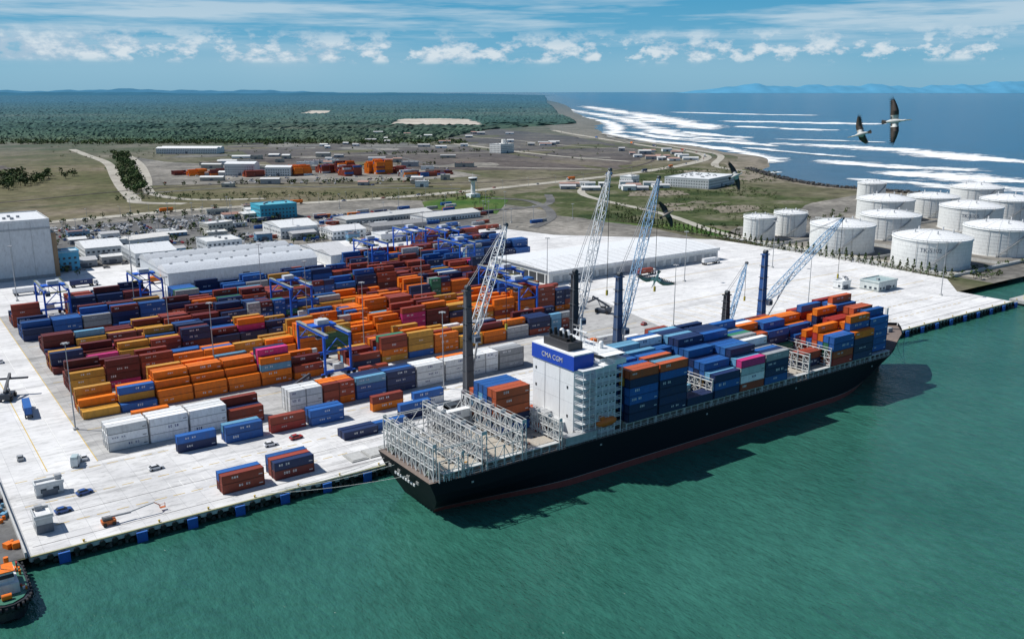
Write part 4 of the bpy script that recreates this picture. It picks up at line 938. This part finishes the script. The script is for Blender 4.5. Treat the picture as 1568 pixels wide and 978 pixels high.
def hills(name,D,l0,l1,hmax,col,seed):
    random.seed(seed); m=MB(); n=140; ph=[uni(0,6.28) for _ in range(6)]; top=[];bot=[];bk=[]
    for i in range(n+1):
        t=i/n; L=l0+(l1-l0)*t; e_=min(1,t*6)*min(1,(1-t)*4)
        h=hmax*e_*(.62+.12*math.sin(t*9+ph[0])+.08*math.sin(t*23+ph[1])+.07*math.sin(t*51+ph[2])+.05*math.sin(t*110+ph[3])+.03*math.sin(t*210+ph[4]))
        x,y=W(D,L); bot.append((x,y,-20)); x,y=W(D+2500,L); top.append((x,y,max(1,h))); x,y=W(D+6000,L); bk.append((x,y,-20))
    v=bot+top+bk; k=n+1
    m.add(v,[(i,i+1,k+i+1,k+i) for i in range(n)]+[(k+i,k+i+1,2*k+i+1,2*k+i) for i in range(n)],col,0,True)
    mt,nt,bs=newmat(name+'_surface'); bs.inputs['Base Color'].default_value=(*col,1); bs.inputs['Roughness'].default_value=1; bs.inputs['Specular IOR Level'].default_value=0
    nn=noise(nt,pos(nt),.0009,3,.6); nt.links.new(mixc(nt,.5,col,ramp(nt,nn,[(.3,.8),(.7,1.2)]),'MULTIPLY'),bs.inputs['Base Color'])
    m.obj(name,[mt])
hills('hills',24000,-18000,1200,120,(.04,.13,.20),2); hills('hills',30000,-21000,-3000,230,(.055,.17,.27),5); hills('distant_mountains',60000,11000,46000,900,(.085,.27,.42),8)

bkw=MB(); random.seed(6); br_=[(1060,890),(1000,800),(960,735),(938,672),(944,620),(965,451)]
for (xa,ya_),(xb,yb_) in zip(br_,br_[1:]):
    n=int(math.hypot(xb-xa,yb_-ya_)/2.2)
    for i in range(n):
        t=i/n
        for k in range(4): s_=uni(1.8,3.6); g_=uni(.05,.14); bkw.box(xa+(xb-xa)*t+uni(-6,6),ya_+(yb_-ya_)*t+uni(-4,4),uni(-1,1),s_,s_*uni(.6,1),uni(1,2.4),(g_,g_*.93,g_*.85),uni(0,3))
bkw.obj('rock_breakwater')
dk=MB(); random.seed(8)
for i in range(26):
    x=uni(8,19);y=uni(236,275); c_=random.choice([ORANGE,ORANGE,(.6,.1,.04),WHITE,YEL,LBLUE,GREY]); s_=uni(.6,2.2); dk.box(x,y,.1,s_,s_*uni(.5,1.4),uni(.5,2),c_,uni(0,1)); dk.cyl((x+1,y+1.5,.1),(x+1,y+1.5,1.2),.4,.4,c_,8)
dk.bx(12,262,.1,18,264.4,2.7,ORANGE); dk.bx(13,270,.1,19,272.4,2.7,BLUE); dk.bx(19.6,231,.1,20.1,285,1.6,(.5,.5,.48)); dk.obj('dock_equipment')
pr=MB(); pr.bx(503,224,-1.6,700,236,0,(.45,.44,.42))
for i in range(30): pr.cyl((506+i*6,225,-6),(506+i*6,225,-1.6),.4,.4,(.2,.18,.15),8,False); pr.box(506+i*6,224.3,0,.3,.3,1.4,(.6,.45,.05))
pr.box(512,230,0,5,3,3,(.65,.6,.2)); pr.obj('pier')
tg=MB(); TX,TY=13.3,219.5
def tsec(yy,hw2,z0,z1): return [(TX-hw2,yy,z1),(TX+hw2,yy,z1),(TX+hw2*.75,yy,z0),(TX-hw2*.75,yy,z0)]
tg.loft([tsec(207.2,1.0,-2,1.4),tsec(209,3.4,-3.6,1.1),tsec(212,4.8,-4,.7),tsec(219,5.2,-4,.3),tsec(227,5.2,-4,.2),tsec(231,4.4,-3,.3)],(.02,.02,.025),0,False)
tg.loft([tsec(208,.8,.9,1.5),tsec(210,3.1,.7,1.2),tsec(213,4.4,.5,.8),tsec(219,4.8,.3,.42),tsec(227,4.8,.2,.32),tsec(230.5,4.0,.2,.4)],(.04,.16,.11),0,False)
tg.bx(TX-3,213.5,.3,TX+3,223,3.2,(.7,.7,.68)); tg.bx(TX-2.2,214.5,3.2,TX+2.2,218.5,5.8,(.7,.7,.68)); tg.bx(TX-2.25,214.45,4.3,TX+2.25,218.55,5.2,DK); tg.bx(TX-2.5,214.2,5.8,TX+2.5,218.8,6.0,ORANGE)
for i in range(12): tg.box(TX+random.choice((-1,1))*uni(3.2,4.3),uni(213,228),.4,uni(.3,.9),uni(.3,1.2),uni(.4,1.2),random.choice([ORANGE,ORANGE,WHITE,BLACK,DRED]))
for s_ in (-1.6,1.6): tg.cyl((TX+s_,221,3.2),(TX+s_,221,6.4),.6,.55,ORANGE,10)
tg.cyl((TX,216.5,6),(TX,216.5,9.5),.15,.1,WHITE,6); tg.cyl((TX-1,210.6,1.9),(TX+1,210.6,1.9),.7,.7,ORANGE,10)
for i in range(14):
    t=i/13*math.pi; x=TX+4.9*math.cos(t); y=212.5-5.2*math.sin(t); tg.cyl((x-.25,y,.4),(x+.25,y,.4),.75,.75,BLACK,10)
for i in range(9):
    for s_ in (-5.35,5.35): tg.cyl((TX+s_-.2,214+i*1.9,-.4),(TX+s_+.2,214+i*1.9,-.4),.7,.7,BLACK,10)
tg.obj('tugboat')

# ---------------------------------------------------------------- birds
def bird(loc,fwd,wing,dl=.3,dr=.3,size=1.0,dark=(.07,.055,.045),light=(.55,.55,.52),bill=True):
    m=MB()
    m.body([(-.34,0,0,.01,.01),(-.25,0,.0,.05,.04),(-.1,0,0,.085,.08),(.08,0,0,.09,.09),(.2,0,.02,.05,.055),(.28,0,.05,.028,.03),(.34,0,.07,.032,.035),(.39,0,.07,.035,.035),(.43,0,.065,.012,.015)],light,10)
    if bill: m.body([(.42,0,.065,.014,.014),(.52,0,.045,.012,.018),(.60,0,.03,.005,.006)],(.45,.32,.12),6)
    m.add([(-.25,-.04,0),(-.25,.04,0),(-.46,.09,0),(-.48,0,.0),(-.46,-.09,0),(-.3,0,.02)],[(0,5,1),(1,5,2),(5,3,2),(5,4,3),(0,4,5)],dark)
    for sd,dh in ((1,dl),(-1,dr)):
        st=[(.04,.13,-.13,0),(.22,.16,-.14,.07),(.38,.17,-.12,.10),(.58,.11,-.12,.07),(.78,.02,-.13,.02)]
        L_=[]
        for s_,le,te,zz in st:
            y=s_*math.cos(dh); z=s_*math.sin(dh)+zz; L_.append(((le,sd*y,z),((le+te)/2,sd*y,z+.022),(te,sd*y,z-.005),((le+te)/2,sd*y,z-.006)))
        for k in range(len(L_)-1):
            c_=light if k<1 else dark; m.add(list(L_[k])+list(L_[k+1]),[(0,1,5,4),(1,2,6,5),(2,3,7,6),(3,0,4,7)],tuple(a_*(.9 if k%2 else 1.1) for a_ in c_),0,True)
        s_,le,te,zz=st[-1]; y=s_*math.cos(dh);z=s_*math.sin(dh)+zz
        for j in range(5):
            x=le-.03*j; o_=.20-.035*j; m.add([(x,sd*y,z),(x-.035,sd*y,z),(x-.10-.015*j,sd*(y+o_*math.cos(dh)),z+o_*math.sin(dh)*.6)],[(0,1,2)],(.03,.028,.025))
        for k in range(9):
            s2=.1+.075*k; y=s2*math.cos(dh); z=s2*math.sin(dh)+.06; m.add([(-.09,sd*(y-.03),z),(-.09,sd*(y+.05),z),(-.19,sd*(y+.03),z-.01)],[(0,1,2)],(.04,.035,.03))
    X_=Vector(fwd).normalized(); Y_=Vector(wing); Y_=(Y_-X_*Y_.dot(X_)).normalized(); Z_=X_.cross(Y_)
    o=m.obj('seabird',[CLEAN]); M=Matrix((X_,Y_,Z_)).transposed().to_4x4(); M.translation=Vector(loc); o.matrix_world=M@Matrix.Scale(size,4)
R3=Vector((.814,-.581,0));U3=Vector((0,0,1));F3=Vector((.581,.814,0))
bird((20.6,12.9,109.3),R3*.8-F3*.5+U3*.1,U3+R3*.12,.05,.1,.64)
bird((22.7,15.2,108.85),-R3*.9+F3*.5-U3*.3,U3+R3*.1,.05,1.0,.60)
bird((23.6,20.3,107.3),R3*.8+F3*.2+U3*.3,U3*-.9+R3*.5,.1,.25,.60,(.04,.035,.03))
bird((23.0,22.8,105.8),R3*.7+U3*.4,R3*.6-U3*.8,.2,.1,.62,(.035,.03,.028),(.15,.13,.12))
bird((19.6,19.8,104.4),F3*.5-R3*.2-U3*.75,R3-U3*.3,.1,.3,.72,(.3,.3,.3),(.72,.72,.72))

# ---------------------------------------------------------------- light, sky, camera
SUN_EL=math.radians(53); sd=Vector((-.70,.714,0)).normalized()
sv=Vector((sd.x*math.cos(SUN_EL),sd.y*math.cos(SUN_EL),math.sin(SUN_EL)))
sl_=bpy.data.lights.new('sun','SUN'); sl_.energy=5.0; sl_.angle=math.radians(.5); sl_.color=(1,.97,.92)
so=bpy.data.objects.new('sun',sl_); coll.objects.link(so); so.rotation_euler=sv.to_track_quat('Z','Y').to_euler(); so.location=(0,0,500)
w=bpy.data.worlds.new('World'); C.scene.world=w; w.use_nodes=True; nt=w.node_tree; bg=nt.nodes['Background']
sky=N(nt,'ShaderNodeTexSky',sky_type='NISHITA'); sky.sun_disc=False; sky.sun_elevation=SUN_EL; sky.sun_rotation=math.atan2(sd.x,sd.y); sky.air_density=1.0; sky.dust_density=.2; sky.ozone_density=2.5
tc=N(nt,'ShaderNodeTexCoord').outputs['Generated']; sp_=N(nt,'ShaderNodeSeparateXYZ'); nt.links.new(tc,sp_.inputs[0]); zz=sp_.outputs[2]
grad=ramp(nt,zz,[(0,(2.1,4.9,7.0)),(.02,(2.0,5.1,7.3)),(.045,(1.3,4.6,7.2)),(.10,(.35,3.7,6.6)),(.3,(.3,1.6,4.0))])
base=mixc(nt,ramp(nt,zz,[(0,.9),(.12,.85),(.4,0)]),sky.outputs[0],grad)
az=mathn(nt,'SUBTRACT',mathn(nt,'MULTIPLY',sp_.outputs[0],.814),mathn(nt,'MULTIPLY',sp_.outputs[1],.581))
azm=mathn(nt,'MULTIPLY',az,-.10)
n1=noise(nt,tc,11,2,.5,(1,1,2)); n2=noise(nt,tc,34,5,.6,(1,1,2.0)); n3=noise(nt,tc,4.0,5,.62,(1,1,13)); n4=noise(nt,tc,2.2,2,.5)
band=ramp(nt,zz,[(.027,0),(.032,1),(.044,1),(.056,.5),(.064,0)])
cv=mathn(nt,'ADD',mathn(nt,'ADD',mathn(nt,'MULTIPLY',n2,.72),mathn(nt,'MULTIPLY',n1,.28)),azm)
cum=ramp(nt,cv,[(.475,0),(.52,.7),(.58,1)])
cm=mathn(nt,'MULTIPLY',mathn(nt,'MULTIPLY',cum,band),.78)
band2=ramp(nt,zz,[(.035,0),(.055,.7),(.068,1),(.086,.9),(.10,.2),(.12,.0)])
cir=mathn(nt,'MULTIPLY',mathn(nt,'MULTIPLY',ramp(nt,mathn(nt,'ADD',n3,mathn(nt,'MULTIPLY',azm,1.2)),[(.42,0),(.60,1)]),band2),.7)
hv=mathn(nt,'MULTIPLY',ramp(nt,zz,[(.0,.15),(.03,.6),(.055,0)]),ramp(nt,mathn(nt,'ADD',n4,azm),[(.38,0),(.6,1)]))
c1=mixc(nt,hv,base,(4.6,6.6,8.0)); c1=mixc(nt,cir,c1,(7.0,8.3,9.2))
shade=ramp(nt,n2,[(.47,(5.2,6.6,8.0)),(.60,(9.0,9.6,10.0))])
c1=mixc(nt,cm,c1,shade)
nt.links.new(c1,bg.inputs[0]); bg.inputs[1].default_value=.086

cam=bpy.data.cameras.new('camera'); cam.sensor_width=36; cam.lens=31.87; cam.clip_end=200000; cam.clip_start=.5
co=bpy.data.objects.new('camera',cam); coll.objects.link(co); co.location=(0,0,110)
co.rotation_euler=(math.radians(90-14.11),0,math.radians(54.48-90)); C.scene.camera=co
vs_=C.scene.view_settings; vs_.view_transform='Standard'; vs_.look='None'; vs_.exposure=0; vs_.gamma=1
